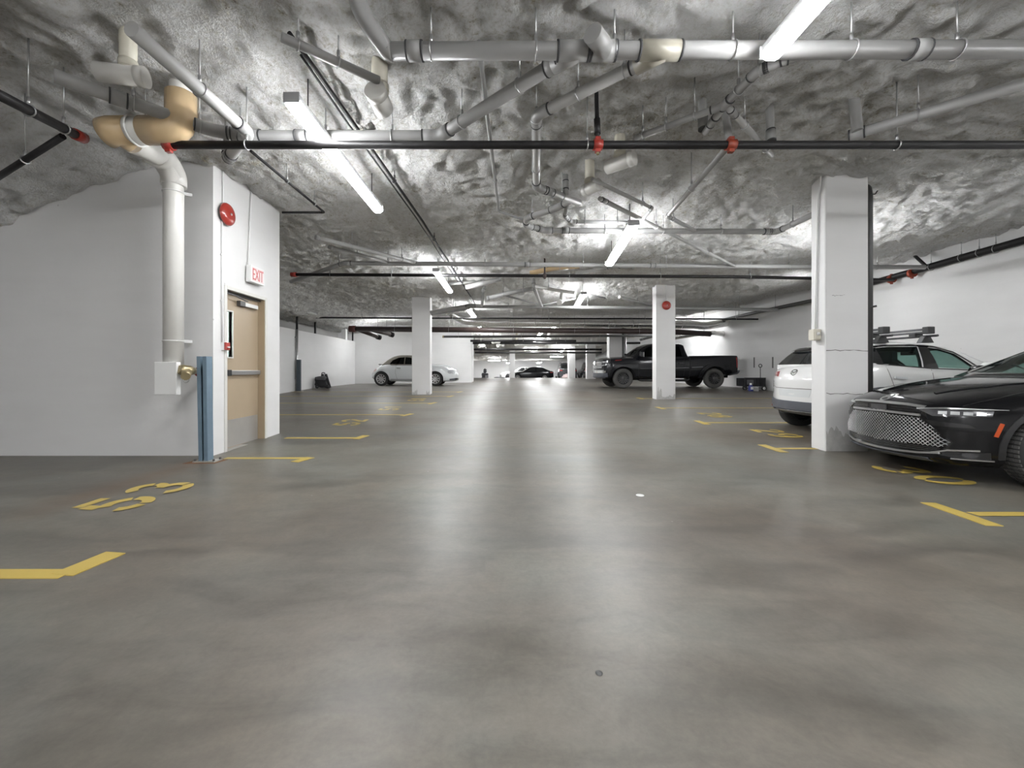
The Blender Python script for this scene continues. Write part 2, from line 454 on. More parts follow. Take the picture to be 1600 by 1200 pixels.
def ceiling_mesh():
    xs = np.arange(-9.4, 10.85, 0.045)
    ys = [-8.0]
    while ys[-1] < 1.4: ys.append(ys[-1] + 0.25)
    while ys[-1] < 50: ys.append(ys[-1] + max(0.036, ys[-1] * 0.0062))
    ys = np.array(ys); Xg, Yg = np.meshgrid(xs, ys)
    Z = np.array([[ceil_z(x, y) for x in xs[::6]] for y in ys])
    Z = np.array([np.interp(xs, xs[::6], r) for r in Z])
    for wl, amp, sd in ((1.7, 0.10, 1), (0.62, 0.055, 2), (0.27, 0.05, 3), (0.125, 0.07, 4), (0.085, 0.07, 5)):
        a = 0.5 + sd
        u, w = Xg * math.cos(a) + Yg * math.sin(a), -Xg * math.sin(a) + Yg * math.cos(a)
        Z = Z + amp * value_noise(u / wl + 40, w / wl + 40, sd)
    n = len(xs); v = np.stack([Xg.ravel(), Yg.ravel(), Z.ravel()], 1)
    idx = np.arange(len(ys) * n).reshape(len(ys), n)
    f = np.stack([idx[:-1, :-1].ravel(), idx[1:, :-1].ravel(), idx[1:, 1:].ravel(), idx[:-1, 1:].ravel()], 1)
    me = bpy.data.meshes.new('ceiling')
    me.vertices.add(len(v)); me.vertices.foreach_set('co', v.ravel())
    me.loops.add(f.size); me.loops.foreach_set('vertex_index', f.ravel())
    me.polygons.add(len(f)); me.polygons.foreach_set('loop_start', np.arange(0, f.size, 4)); me.polygons.foreach_set('use_smooth', np.ones(len(f), bool))
    me.update(calc_edges=True); me.materials.append(M_CEIL)
    o = bpy.data.objects.new('ceiling', me); COL.objects.link(o); return o
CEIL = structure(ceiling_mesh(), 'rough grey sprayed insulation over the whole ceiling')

# ------------------------------------------------------------------ walls
TOP = 4.25
XB = -3.615                                              # face of the stair block that holds the door
YB0, YB1 = 5.21, 6.80
def wall(name, a, b, label=None, bev=0.0):
    return structure(MB().bx(a, b).build(name, M_WALL, bevel=bev), label)
wall('wall_right', (10.44, -8, -0.2), (10.8, 51, TOP), 'long white concrete wall behind the white car')
wall('wall_back', (-9.6, -8.3, -0.2), (10.8, -8.0, TOP))
wall('wall_left_near', (-9.7, -8, -0.2), (-9.4, 5.3, TOP))
# the stair block: front slab, and a side wall with the door opening
D0, D1, DT = 5.42, 6.42, 2.22                            # door opening along y and its head height
b = MB(); b.bx((-9.6, YB0, -0.2), (XB - 0.22, YB0 + 0.25, TOP))
b.bx((XB - 0.22, YB0, -0.2), (XB, D0, TOP)); b.bx((XB - 0.22, D1, -0.2), (XB, YB1, TOP)); b.bx((XB - 0.22, D0, DT), (XB, D1, TOP))
b.bx((-9.6, YB1 - 0.2, -0.2), (XB - 0.22, YB1, TOP))
structure(b.build('wall_left', M_WALL), 'white painted stair block wall with the exit door')
wall('wall_left_far', (-8.6, YB1, -0.2), (-7.6, 21.9, 2.59), 'white wall with a ledge beyond the exit door')
structure(MB().bx((-8.9, YB1, 2.5), (-8.5, 22.5, TOP)).build('wall_left_recess', M_RECESS), 'darker grey wall set back above the ledge')  # the set-back wall gets a darker grey than the other walls
b = MB(); pA, pB = Vector((-8.9, 21.7, 0)), Vector((-1.52, 24.3, 0))
b.prism([(pA.x, pA.y), (pB.x, pB.y), (pB.x, pB.y + 0.3), (pA.x, pA.y + 0.3)], (0, 0, -0.2), (1, 0, 0), (0, 1, 0), (0, 0, 1), TOP + 0.2)
structure(b.build('wall_rear', M_WALL), 'white wall behind the pale convertible')
b = MB(); b.bx((-2.2, 24.45, -0.2), (-1.52, 26.4, TOP)); b.bx((-2.4, 26.4, -0.2), (-1.75, 28.3, TOP))
structure(b.build('wall_rear_return', M_WALL))
b = MB(); b.bx((-1.77, 26.45, 0.32), (-1.71, 27.4, 2.5))
structure(b.build('door_2', 'frame_tan'), 'brown door in the return of the rear wall')
b = MB(); b.prism([(-7, 50.5), (11, 47.5), (11, 47.9), (-7, 50.9)], (0, 0, -0.5), (1, 0, 0), (0, 1, 0), (0, 0, 1), TOP + 0.5)
structure(b.build('wall_far', M_WALL), 'far white wall behind the last parked cars')
wall('wall_far_left', (-7.4, 22.4, -0.5), (-7.0, 50, TOP))

# wall joint lines cast into the concrete
def seam(name, a, b): return structure(MB().bx(a, b).build(name, 'crack_dark'))

# ------------------------------------------------------------------ columns
def column(x0, x1, y0, depth, label, wear=True, bev=0.018):
    z0 = floor_z(y0) - 0.05
    o = structure(MB().bx((x0, y0, z0), (x1, y0 + depth, 4.0 if y0 < 25 else 3.75)).build('column', M_COLUMN, bevel=bev), label)
    return o
def px_col(p0, p1, y, depth, label): return column((p0 - CX) * y / FOC, (p1 - CX) * y / FOC, y, depth, label)
COL1 = px_col(1289.5, 1357, 5.5, 0.25, 'wide white concrete column beside the black sedan')
COL2 = px_col(643.5, 672, 14.0, 0.42, 'white concrete column in front of the pale convertible')
COL3 = px_col(1025, 1055.5, 12.4, 0.30, 'white concrete column with red bell in front of the black pickup')
COL4 = px_col(952, 972, 19.9, 0.45, 'white concrete column behind the hood of the black pickup')
COL5 = px_col(917, 931, 33, 0.5, 'white concrete column behind the pickup grille')
COL6 = px_col(889, 899, 35, 0.7, 'far white column beside the dark suv')
COL7 = px_col(796, 804.5, 37, 0.5, 'far white column in front of the distant white car')
# weathered feet, cracks and construction joints of the columns are parts of them
def ragged(x0, x1, y, z0, z1, seed, parent, name='bare_patch', matn='grey_concrete_wear'):
    r = random.Random(seed); n = 26; poly = [(x0, z0), (x1, z0)]; h = 0.5
    for i in range(n + 1):
        h = min(1.0, max(0.2, h + r.uniform(-0.16, 0.16)))
        poly.append((x1 - (x1 - x0) * i / n, z0 + (z1 - z0) * h))
    return MB().prism(poly, (0, y, 0), (1, 0, 0), (0, 0, 1), (0, -1, 0), 0.002).build(name, matn, parent)
yf = 5.5 - 0.0005
zc = lambda py, y: EYE + (CY - py) * y / FOC
xs = lambda px, y: (px - CX) * y / FOC
ragged(xs(1291, 5.5), xs(1356, 5.5), yf, 0.0, 0.5, 3, COL1)
def crack(px0, py0, px1, py1, y, seed, parent, th=0.006):
    r = random.Random(seed); n = 9; up, lo = [], []
    for i in range(n + 1):
        t = i / n; x = xs(px0 + (px1 - px0) * t, y); z = zc(py0 + (py1 - py0) * t, y) + r.uniform(-0.008, 0.008)
        up.append((x, z + th * r.uniform(0.3, 1))); lo.append((x, z - th * r.uniform(0.3, 1)))
    return MB().prism(up + lo[::-1], (0, y, 0), (1, 0, 0), (0, 0, 1), (0, -1, 0), 0.0015).build('crack', 'crack_dark', parent)
crack(1291, 547, 1356, 548, yf, 1, COL1, 0.007); crack(1291, 615, 1350, 616, yf, 2, COL1, 0.006); crack(1300, 462, 1320, 461, yf, 5, COL1, 0.003)
ragged(xs(644, 14), xs(652, 14), 13.999, floor_z(14), floor_z(14) + 0.35, 8, COL2); ragged(xs(666, 14), xs(671, 14), 13.999, floor_z(14), floor_z(14) + 0.3, 9, COL2)
ragged(xs(1026, 12.4), xs(1034, 12.4), 12.399, floor_z(12.4), floor_z(12.4) + 0.5, 11, COL3); ragged(xs(1034, 12.4), xs(1055, 12.4), 12.399, floor_z(12.4), floor_z(12.4) + 0.28, 12, COL3)

# ------------------------------------------------------------------ yellow stall markings (parts of the floor)
def floor_strip(pts_l, pts_r, name, label=None, t=0.003):        # a thin painted band between two polylines
    n = len(pts_l); b = MB()
    vs = [Vector((p[0], p[1], floor_z(p[1]) + t)) for p in pts_l] + [Vector((p[0], p[1], floor_z(p[1]) + t)) for p in pts_r]
    vs2 = [v - Vector((0, 0, t + 0.004)) for v in vs]
    fs = []
    for i in range(n - 1):
        a, bb, c, d = i, i + 1, n + i + 1, n + i
        fs.append((a, bb, c, d)); o = 2 * n
        fs += [(a + o, d + o, c + o, bb + o), (a, d, d + o, a + o) if i == 0 else (bb, a, a + o, bb + o), (d, c, c + o, d + o), (bb, a, a + o, bb + o)]
        if i == n - 2: fs.append((c, bb, bb + o, c + o))
    b.add(vs + vs2, fs)
    return b.build(name, M_YELLOW, FLOOR, label=label)
def seg_pts(a, b, n): return [(a[0] + (b[0] - a[0]) * i / n, a[1] + (b[1] - a[1]) * i / n) for i in range(n + 1)]
def line(a, b, w, name='stall_line', label=None, n=6, t=0.003):
    a, b = Vector((a[0], a[1])), Vector((b[0], b[1])); d = (b - a).normalized(); p = Vector((-d.y, d.x)) * w / 2
    return floor_strip([tuple(Vector(q) + p) for q in seg_pts(a, b, n)], [tuple(Vector(q) - p) for q in seg_pts(a, b, n)], name, label, t)
def mark(px_line, y_px, px_foot0, py_foot0, px_foot1, py_foot1, far_px, w=0.09, extra=0.0):
    f0, f1 = G(px_foot0, py_foot0), G(px_foot1, py_foot1)
    e = G(px_line, y_px); far = G(far_px, y_px)
    line((far.x - extra, e.y), (e.x, e.y), w)
    line((f0.x, f0.y), (f1.x, f1.y), w * 1.35, 'stall_line_end', t=0.0045)
# left side: a line across the stall and a short foot along the aisle
mark(106, 897, 97, 899, 181, 864, 0, 0.10, 2.2)
mark(478, 716, 486, 715, 460, 722, 352, 0.085)
mark(560, 684.5, 556, 686, 572, 680.5, 446, 0.085)
mark(630, 648, 628, 650, 644, 646.5, 438, 0.085, 3.0)
mark(672, 630, 670, 631.5, 681, 628.8, 438, 0.085, 3.0)
mark(702, 619.2, 700, 620.2, 708, 618.4, 438, 0.085, 2.0)
mark(716, 612.3, 715, 613, 722, 611.8, 470, 0.085, 1.0)
# right side
mark(1520, 803.5, 1450, 786, 1554, 822, 1600, 0.085, -2.5)
mark(1215, 701, 1190, 695, 1226, 707, 1272, 0.085, -1.2)
mark(1100, 660.5, 1088, 657.5, 1106, 663.5, 1240, 0.085, -1.5)
mark(1032, 637.5, 1026, 636, 1038, 639.5, 1240, 0.085, -3.0)
mark(1000, 622.5, 996, 621.6, 1004, 623.4, 1180, 0.085, -3.0)

# stencilled stall numbers, drawn as ribbons with stencil gaps in a 0.6 x 1 cell
def arc(cx, cy, rx, ry, a0, a1, n=10): return [(cx + rx * math.cos(math.radians(a0 + (a1 - a0) * i / n)), cy + ry * math.sin(math.radians(a0 + (a1 - a0) * i / n))) for i in range(n + 1)]
GLYPH = {
 '0': [arc(.30, .5, .24, .44, 98, 262), arc(.30, .5, .24, .44, -82, 82)],
 '1': [[(.12, .76), (.27, .90)], [(.32, .95), (.32, .05)]],
 '2': [arc(.29, .70, .23, .24, 170, 15), arc(.29, .70, .23, .24, 5, -30) + [(.10, .16)], [(.05, .05), (.55, .05)]],
 '3': [arc(.28, .72, .22, .22, 160, 20), arc(.28, .72, .22, .20, 8, -88) , arc(.28, .28, .25, .24, 86, -20), arc(.28, .28, .25, .24, -32, -160)],
 '4': [[(.40, .95), (.06, .36), (.30, .36)], [(.38, .36), (.58, .36)], [(.42, .62), (.42, .05)]],
 '5': [[(.10, .94), (.54, .94)], [(.12, .84), (.09, .58)], arc(.28, .31, .26, .27, 128, 30), arc(.28, .31, .26, .27, 18, -82), arc(.28, .31, .26, .27, -95, -165)],
 '8': [arc(.30, .73, .20, .20, 100, 260), arc(.30, .73, .20, .20, -80, 80), arc(.30, .28, .25, .24, 100, 260), arc(.30, .28, .25, .24, -80, 80)],
 '9': [arc(.30, .68, .24, .26, 100, 260), arc(.30, .68, .24, .26, -75, 80), arc(.27, .52, .27, .46, 0, -120)],
}
def stall_number(txt, px, py, facing, size=0.47, stroke=0.17, label=None):
    c = G(px, py); up = Vector((-1, 0)) if facing == 'left' else Vector((1, 0)); rd = Vector((0, 1)) if facing == 'left' else Vector((0, -1))
    b = MB(); adv = 0.80; wid = adv * len(txt) - 0.2; t = 0.003
    for k, ch in enumerate(txt):
        for st in GLYPH[ch]:
            pts = [Vector(p) for p in st]; L, R = [], []
            for i, p in enumerate(pts):
                d = (pts[min(i + 1, len(pts) - 1)] - pts[max(i - 1, 0)]).normalized(); q = Vector((-d.y, d.x)) * stroke / 2
                for arr, s in ((L, q), (R, -q)):
                    g = p + s
                    xy = Vector((c.x, c.y)) + up * ((g.y - 0.5) * size) + rd * ((g.x + k * adv - wid / 2) * size * 1.12)
                    arr.append((xy.x, xy.y))
            n = len(L); t += 0.0004
            vs = [Vector((x, y, floor_z(y) + t)) for x, y in L + R]
            fs = [(i, i + 1, n + i + 1, n + i) for i in range(n - 1)]
            b.add(vs, fs)
    return b.build('stall_number', M_YELLOW, FLOOR, label=label)
stall_number('53', 219, 774, 'left', 0.49, 0.17, 'yellow stencilled number 53')
stall_number('52', 548, 660, 'left', 0.47, 0.17, 'yellow stencilled number 52')
stall_number('51', 611, 638, 'left', 0.47, 0.17, 'yellow stencilled number 51')
stall_number('50', 652, 624.5, 'left', 0.47, 0.17, 'yellow stencilled number 50')
stall_number('30', 1441, 742, 'right', 0.47, 0.17, 'yellow stencilled number 30')
stall_number('29', 1213, 677, 'right', 0.47, 0.17, 'yellow stencilled number 29')
stall_number('28', 1117, 648.5, 'right', 0.47, 0.17, 'yellow stencilled number 28')
# painted disc and drain-like plug set in the slab
c = G(1000, 774); MB().lathe(c + Vector((0, 0, -0.003)), (0, 0, 1), [(0.035, 0), (0.035, 0.006), (0.0, 0.007)], 16).build('floor_plug', 'white_enamel', FLOOR, label='small pale disc set in the floor')
c = G(936, 1052); MB().lathe(c + Vector((0, 0, -0.003)), (0, 0, 1), [(0.013, 0), (0.013, 0.005), (0.0, 0.006)], 12).build('floor_plug', 'dark_metal', FLOOR, label='small dark plug in the floor')
# ------------------------------------------------------------------ pipes hung under the ceiling
def along(pts, t):
    L = [(b - a).length for a, b in zip(pts, pts[1:])]; s = t * sum(L)
    for i, l in enumerate(L):
        if s <= l or i == len(L) - 1:
            d = (pts[i + 1] - pts[i]).normalized(); return pts[i] + d * s, d
        s -= l
def hanger(root, p, d, r, style='ring'):
    top = ceil_z(p.x, p.y) + 0.14
    b = MB(); b.ring(p, d, r + 0.006, 0.006, 14, 5)
    b.tube([p + Vector((0, 0, r + 0.045)), Vector((p.x, p.y, top))], 0.006, 6)
    b.tube([p + Vector((0, 0, r)), p + Vector((0, 0, r + 0.06))], 0.013, 6)
    return b.build('hanger', 'galvanised' if style == 'ring' else 'dark_metal', root)
def coupling(root, p, d, r, m, ln=0.11, k=1.16, rubber=True):
    d = d.normalized()
    o = MB().tube([p - d * ln / 2, p + d * ln / 2], r * k, 16).build('coupling', m, root)
    if rubber:
        for s in (-1, 1):
            q = p + d * (s * ln / 2)
            MB().tube([q - d * 0.006, q + d * 0.006], r * (k + 0.03), 16).build('joint_band', 'rubber_joint', o)
    return o
def pipe(label, pts, r, m, hangers=(), couplings=(), group=None, name='drain_pipe', fit=None, elbows=True, bend=None, seg=14, style='ring', cat='pipe', caps=()):
    pts = [Vector(p) for p in pts]; fit = fit or m
    root = thing(name, label, cat, tuple(pts[0]), group)
    MB().tube(pts, r, seg, bend=bend).build('pipe_run', m, root)
    if elbows:
        for a, b, c in zip(pts, pts[1:], pts[2:]):
            d1, d2 = (a - b).normalized(), (c - b).normalized()
            if d1.dot(d2) < -0.985: continue
            k = min(3.0 * r, (a - b).length * 0.45, (c - b).length * 0.45)
            p, q = b + d1 * k, b + d2 * k
            e = MB().tube([p, b, q], r * 1.14, seg, bend=k * 0.75).build('elbow', fit, root)
            for u, dd in ((p, d1), (q, d2)):
                MB().tube([u - dd * 0.006, u + dd * 0.006], r * 1.18, seg).build('joint_band', 'rubber_joint', e)
    for t in couplings: p, d = along(pts, t); coupling(root, p, d, r, fit)
    for t in hangers: p, d = along(pts, t); hanger(root, p, d, r, style)
    for i in caps:
        d = (pts[i] - pts[1 if i == 0 else -2]).normalized(); MB().tube([pts[i] - d * 0.05, pts[i] + d * 0.012], r * 1.12, seg).build('end_cap', fit, root)
    return root
rad = lambda wpx, y: wpx / 2 * y / FOC
Z = lambda z, *pp: [PZ(x, y, z) for x, y in pp]

# main grey drain crossing close above the camera
zA = 3.42; A = Z(zA, (612, 80), (1640, 77))
main = pipe('thick grey drain pipe running straight across above all other pipes', [A[0], A[1]], 0.058, 'grey_pvc', (0.06, 0.22, 0.34, 0.52, 0.70, 0.86), (0.035, 0.80), fit='fitting_grey')
e = Z(zA, (606, 80))[0]
up = MB().tube([A[0], e, e + Vector((-0.16, -0.12, 0.17)), e + Vector((-0.22, -0.20, 0.5))], 0.062, 14).build('elbow', 'fitting_grey', main)
# wyes on the main with the two diagonal branches
def wye(root, px, py, qx, qy, z, r, m, ln=0.30):
    a = PZ(px, py, z); d = (A[1] - A[0]).normalized(); b2 = PZ(qx, qy, z)
    o = MB().tube([a - d * ln / 2, a + d * ln / 2], r * 1.17, 16).build('wye_fitting', m, root)
    MB().tube([a + d * ln * 0.15, a + (b2 - a).normalized() * 0.19], r * 1.17, 16).build('wye_branch', m, o)
    for s in (-1, 1):
        q = a + d * (s * ln / 2); MB().tube([q - d * 0.008, q + d * 0.008], r * 1.2, 16).build('joint_band', 'rubber_joint', o)
    return o
wye(main, 897, 79.5, 850, 112, zA, 0.058, 'fitting_grey', 0.24)
wye(main, 1030, 79, 985, 108, zA, 0.058, 'beige_fitting', 0.30)
wye(main, 940, 79.5, 930, 60, zA, 0.058, 'fitting_grey', 0.2)
zD = 3.40
B = [PZ(893, 84, zA), PZ(700, 205, zD)]
pipe('grey drain pipe sloping down from the main to the horizontal run on its left end', [PZ(880, 92, zA), PZ(686, 213, zD), PZ(386, 213, zD), PZ(330, 203, zD), PZ(140, 138, zD), PZ(84, 118, zD)], 0.054, 'grey_pvc', (0.09, 0.24, 0.41, 0.55, 0.80, 0.9), (0.02, 0.60, 0.92), fit='fitting_grey')
C = [PZ(1032, 83, zA), PZ(838, 180, zA - .02), PZ(838, 292, zD), PZ(905, 317, zD)]
pipe('grey drain pipe sloping from the cream wye then turning along the aisle', C, 0.046, 'pale_grey_pvc', (0.08, 0.20, 0.34, 0.62, 0.9), (0.05, 0.83), fit='fitting_grey')
pipe('short grey drain pipe joining the wye to the lower cross pipe', [PZ(893, 312, zD), PZ(872, 324, zD), PZ(823, 341, zD), PZ(822, 352, zD), PZ(850, 360, zD), PZ(1214, 362, zD), PZ(1292, 325, zD)], 0.045, 'grey_pvc', (0.12, 0.40, 0.55, 0.7, 0.9), (0.30, 0.82), fit='fitting_grey')
pipe('thin grey pipe just above the lower cross pipe behind the second lamp', [PZ(886, 318, 3.45), PZ(883, 338, 3.45), PZ(892, 346, 3.45), PZ(990, 348, 3.45)], 0.030, 'grey_pvc', (0.55, 0.85), fit='fitting_grey')
pipe('short vertical grey stub rising beside the drain wye', [PZ(884, 306, 3.42), PZ(884, 306, 3.42) + Vector((0, 0.02, 0.42))], 0.036, 'fitting_grey', couplings=(0.35,), name='pipe_stub')
pipe('thin grey conduit sloping across the aisle towards the drain elbow', [PZ(748, 66, 3.62), PZ(779, 330, 3.62), PZ(824, 345, 3.50)], 0.020, 'grey_pvc', (0.2, 0.6), name='conduit', elbows=False, bend=0.03)

# black sprinkler main in front of everything
zF = 3.20; Fp = Z(zF, (268, 226.5), (1650, 226.5))
spr = pipe('long black sprinkler main crossing in front of the wide column', Fp, 0.0365, 'black_steel', (0.085, 0.47, 0.82), name='sprinkler_pipe', elbows=False)
def red_joint(root, p, d, r, m='orange_coupling'):
    d = d.normalized(); o = MB().tube([p - d * 0.042, p + d * 0.042], r * 1.35, 12).build('coupling_clamp', m, root)
    s = d.cross(Vector((0, 0, 1))).normalized()
    for k in (-1, 1):
        MB().box(p + Vector((0, 0, k * r * 1.5)), (0.05, 0.045, 0.035)).build('clamp_lug', m, o, bevel=0.006)
    return o
dX = Vector((1, 0, 0))
red_joint(spr, PZ(264, 226.5, zF), dX, 0.0365, 'red_paint'); 
p = PZ(934, 226.5, zF); red_joint(spr, p, dX, 0.0365, 'red_paint')
b = MB(); b.tube([p, p + Vector((0, 0.05, 0.45)), p + Vector((0, 0.06, 0.75))], 0.020, 10); b.build('riser', 'black_steel', spr)
MB().tube([p + Vector((0, 0.012, 0.11)), p + Vector((0, 0.03, 0.26))], 0.03, 10).build('riser_fitting', 'black_steel', spr)
MB().tube([p + Vector((0, 0, -0.09)), p + Vector((0, 0, -0.03))], 0.014, 8).build('sprinkler_head', 'brass', spr)
red_joint(spr, PZ(1142, 226.5, zF), dX, 0.0365)
pipe('grey pipe running away from the red clamp down to the second lamp', [PZ(1140, 226, 3.24), PZ(1043, 338, 3.38), PZ(1085, 360, 3.40)], 0.030, 'grey_pvc', (0.35, 0.75), name='drain_pipe', fit='fitting_grey')
pipe('thick grey stub dropping out of the insulation above the red clamp', [PZ(1140, 226, 3.3), PZ(1140, 226, 3.3) + Vector((0, .1, .5))], 0.034, 'fitting_grey', name='pipe_stub')

# crooked grey pipe with two branches
zG = 3.42
pipe('crooked grey pipe dropping from the main to a three way wye', [PZ(1262, 82, zG), PZ(1215, 97, zG), PZ(1182, 112, zG), PZ(1133, 163, zG)], 0.036, 'grey_pvc', (0.42, 0.75), (0.3, 0.98), fit='fitting_grey')
pipe('grey branch sloping left from the three way wye', [PZ(1131, 165, zG), PZ(992, 216, zG)], 0.030, 'grey_pvc', (0.3, 0.62, 0.9), (0.06,), fit='fitting_grey')
pipe('shiny grey branch sloping right from the three way wye behind the sprinkler main', [PZ(1135, 165, zG), PZ(1206, 243, zG)], 0.028, 'pale_grey_pvc', (0.35, 0.85), (0.12,), fit='fitting_grey')
pipe('short pale grey branch below the three way wye', [PZ(1131, 166, zG), PZ(1102, 206, zG)], 0.034, 'pale_grey_pvc', (), (0.55,), fit='fitting_grey')
pipe('short grey stub dropping out of the insulation beside the three way wye', [PZ(1099, 200, 3.44), PZ(1099, 200, 3.44) + Vector((0, .04, .45))], 0.040, 'fitting_grey', couplings=(0.1,), name='pipe_stub')
pipe('grey stub coming out of a yellow stained hole beside the column', [PZ(1205, 215, 3.42), PZ(1205, 215, 3.42) + Vector((0, .04, .45))], 0.036, 'fitting_grey', couplings=(0.05,), name='pipe_stub')
# right hand pipe over the wide column
pipe('grey drain pipe with a tee end sloping over the wide column', [PZ(1640, 118, 3.40), PZ(1326, 213, 3.40)], 0.048, 'grey_pvc', (0.60,), (0.95,), fit='fitting_grey')
MBp = PZ(1340, 205, 3.40)
pipe('short grey tee leg rising into the insulation over the wide column', [MBp, MBp + Vector((0, .06, .5))], 0.045, 'fitting_grey', name='pipe_stub')

# diagonal shiny pipe at the upper left and its elbow
zI = 3.35
pipe('shiny grey pipe running along the aisle to an elbow above the fire bell', [PZ(205, 45, zI), PZ(388, 207, zI), PZ(358, 246, zI), PZ(357, 246, zI) + Vector((-.02, .0, .10))], 0.052, 'pale_grey_pvc', (0.30, 0.74), (0.93,), fit='fitting_grey', elbows=True, bend=0.07)
pipe('short grey riser from the elbow above the fire bell into the insulation', [PZ(356, 243, zI), PZ(356, 243, zI) + Vector((0, .03, .55))], 0.040, 'grey_pvc', couplings=(0.3,), name='pipe_stub', fit='fitting_grey')
# grey pipe and capped stub near the first lamp
pipe('grey pipe running from the top of the picture to the white capped stub', [PZ(440, 58, 3.5), PZ(592, 126, 3.5)], 0.034, 'grey_pvc', (0.15, 0.55), name='drain_pipe', fit='fitting_grey')

def capped(label, p, q, r, riser, m='white_pvc'):         # a capped cleanout: short level barrel under a riser
    root = thing('cleanout_pipe', label, 'pipe', tuple(p))
    p, q = Vector(p), Vector(q); d = (q - p).normalized()
    MB().tube([p, q], r, 20).build('barrel', m, root)
    MB().tube([p - d * 0.012, p + d * 0.05], r * 1.07, 20).build('end_cap', m, root)
    if riser:
        x = p.lerp(q, riser[0]); MB().tube([x, x + Vector((riser[2], riser[3], riser[1]))], r * 0.8, 16).build('riser', 'cream_pvc', root)
        MB().tube([x + Vector((0, 0, r * .8)), x + Vector((riser[2], riser[3], riser[1])) * 0.0 + Vector((0, 0, r * 1.6))], r * 0.9, 16).build('joint_band', 'cream_pvc', root)
    return root
zK = 3.42
capped('white capped cleanout pointing at the camera beside the first lamp', PZ(586, 141, 3.42), PZ(600, 172, 3.38), 0.085, (0.5, 0.6, 0, 0))
capped('white capped cleanout lying level above the sprinkler main', PZ(990, 247, 3.40), PZ(948, 262, 3.40), 0.075, (0.5, 0.6, 0, 0))
capped('white capped cleanout facing the camera below the sprinkler main', PZ(914, 298, 3.38), PZ(936, 288, 3.38), 0.075, (0.35, 0.6, -.0, 0))
capped('white capped cleanout lying level behind the tan elbow', PZ(226, 121, 3.40), PZ(152, 112, 3.40), 0.070, (0.35, 0.55, 0, 0))
pipe('thin shiny pipe beside the white capped cleanout sloping down', [PZ(925, 280, 3.40), PZ(1019, 325, 3.40), PZ(1002, 345, 3.40)], 0.024, 'pale_grey_pvc', (0.6,), name='drain_pipe', fit='fitting_grey')
pipe('shiny grey pipe sloping past the second lamp towards the sprinkler branch', [PZ(937, 310, 3.40), PZ(1148, 416, 3.42)], 0.030, 'pale_grey_pvc', (0.3, 0.7), (0.02,), name='drain_pipe', fit='fitting_grey')

# black conduit close under the insulation along the aisle, with its cable
pipe('long dark conduit running along the aisle beside the first lamp', [PZ(452, 52, 3.60), PZ(500, 118, 3.60), PZ(660, 345, 3.58), PZ(742, 474, 3.50)], 0.018, 'black_steel', (0.2, 0.4, 0.6, 0.8), name='conduit', elbows=False, bend=0.0, style='dark')
pipe('thin dark cable sagging beside the long aisle conduit', [PZ(470, 86, 3.62), PZ(545, 195, 3.58), PZ(650, 340, 3.57), PZ(715, 440, 3.54)], 0.010, 'black_plastic', (), name='cable', elbows=False, bend=0.0)
# thin black branch by the stair block
pipe('thin black sprinkler branch bent beside the stair block', [PZ(392, 236, 3.52), PZ(507, 332, 3.52), PZ(441, 332, 3.52)], 0.016, 'black_steel', (0.3, 0.6), name='sprinkler_pipe', elbows=False, bend=0.03)
# black pipes in the near upper left corner
pipe('black pipe sloping to a red cap at the upper left corner', [PZ(-60, 118, 3.05), PZ(120, 211, 3.25)], 0.040, 'black_steel', (0.5, 0.85), name='sprinkler_pipe')
MB().tube([PZ(116, 209, 3.246), PZ(131, 216, 3.262)], 0.05, 12).build('end_cap', 'red_paint', bpy.data.objects['sprinkler_pipe.002'])
pipe('thin black pipe sloping down towards the stair block wall', [PZ(-40, 300, 2.9), PZ(98, 213, 3.22)], 0.028, 'black_steel', (0.6,), name='sprinkler_pipe')

# second zone: grey pipe and black sprinkler line right across
zQ = 3.42
pipe('long thin grey pipe crossing behind the second lamp', [PZ(455, 440, 3.36), PZ(538, 411, zQ), PZ(700, 412.5, zQ), PZ(1275, 417, zQ), PZ(1445, 417.5, zQ)], 0.048, 'grey_pvc', (0.15, 0.36, 0.5, 0.62, 0.8, 0.93), (0.42, 0.60), fit='fitting_grey')
spr2 = pipe('black sprinkler line crossing the middle of the hall above the white columns', [PZ(458, 429, 3.30), PZ(1150, 432.5, 3.28), PZ(1368, 437, 3.26), PZ(1396, 437.5, 3.25)], 0.037, 'black_steel', (0.06, 0.16, 0.45, 0.6, 0.75, 0.9), name='sprinkler_pipe', elbows=False, bend=0)
p = PZ(459, 429, 3.30); MB().tube([p - dX * 0.06, p + dX * 0.06], 0.055, 12).build('end_cap', 'red_paint', spr2)
p = PZ(851, 431, 3.29); red_joint(spr2, p, dX, 0.037, 'brown_primer'); MB().tube([p, p + Vector((0, 0, 0.5))], 0.02, 8).build('riser', 'brown_primer', spr2)
pipe('upper of two pale pipes sloping over the exit door side', [PZ(494, 371, 3.46), PZ(655, 412, 3.44)], 0.040, 'pale_grey_pvc', (0.3, 0.8), caps=(0,), fit='fitting_grey')
pipe('lower of two pale pipes sloping over the exit door side', [PZ(515, 386, 3.46), PZ(615, 412, 3.44)], 0.036, 'pale_grey_pvc', (0.4, 0.9), caps=(0,), fit='fitting_grey')
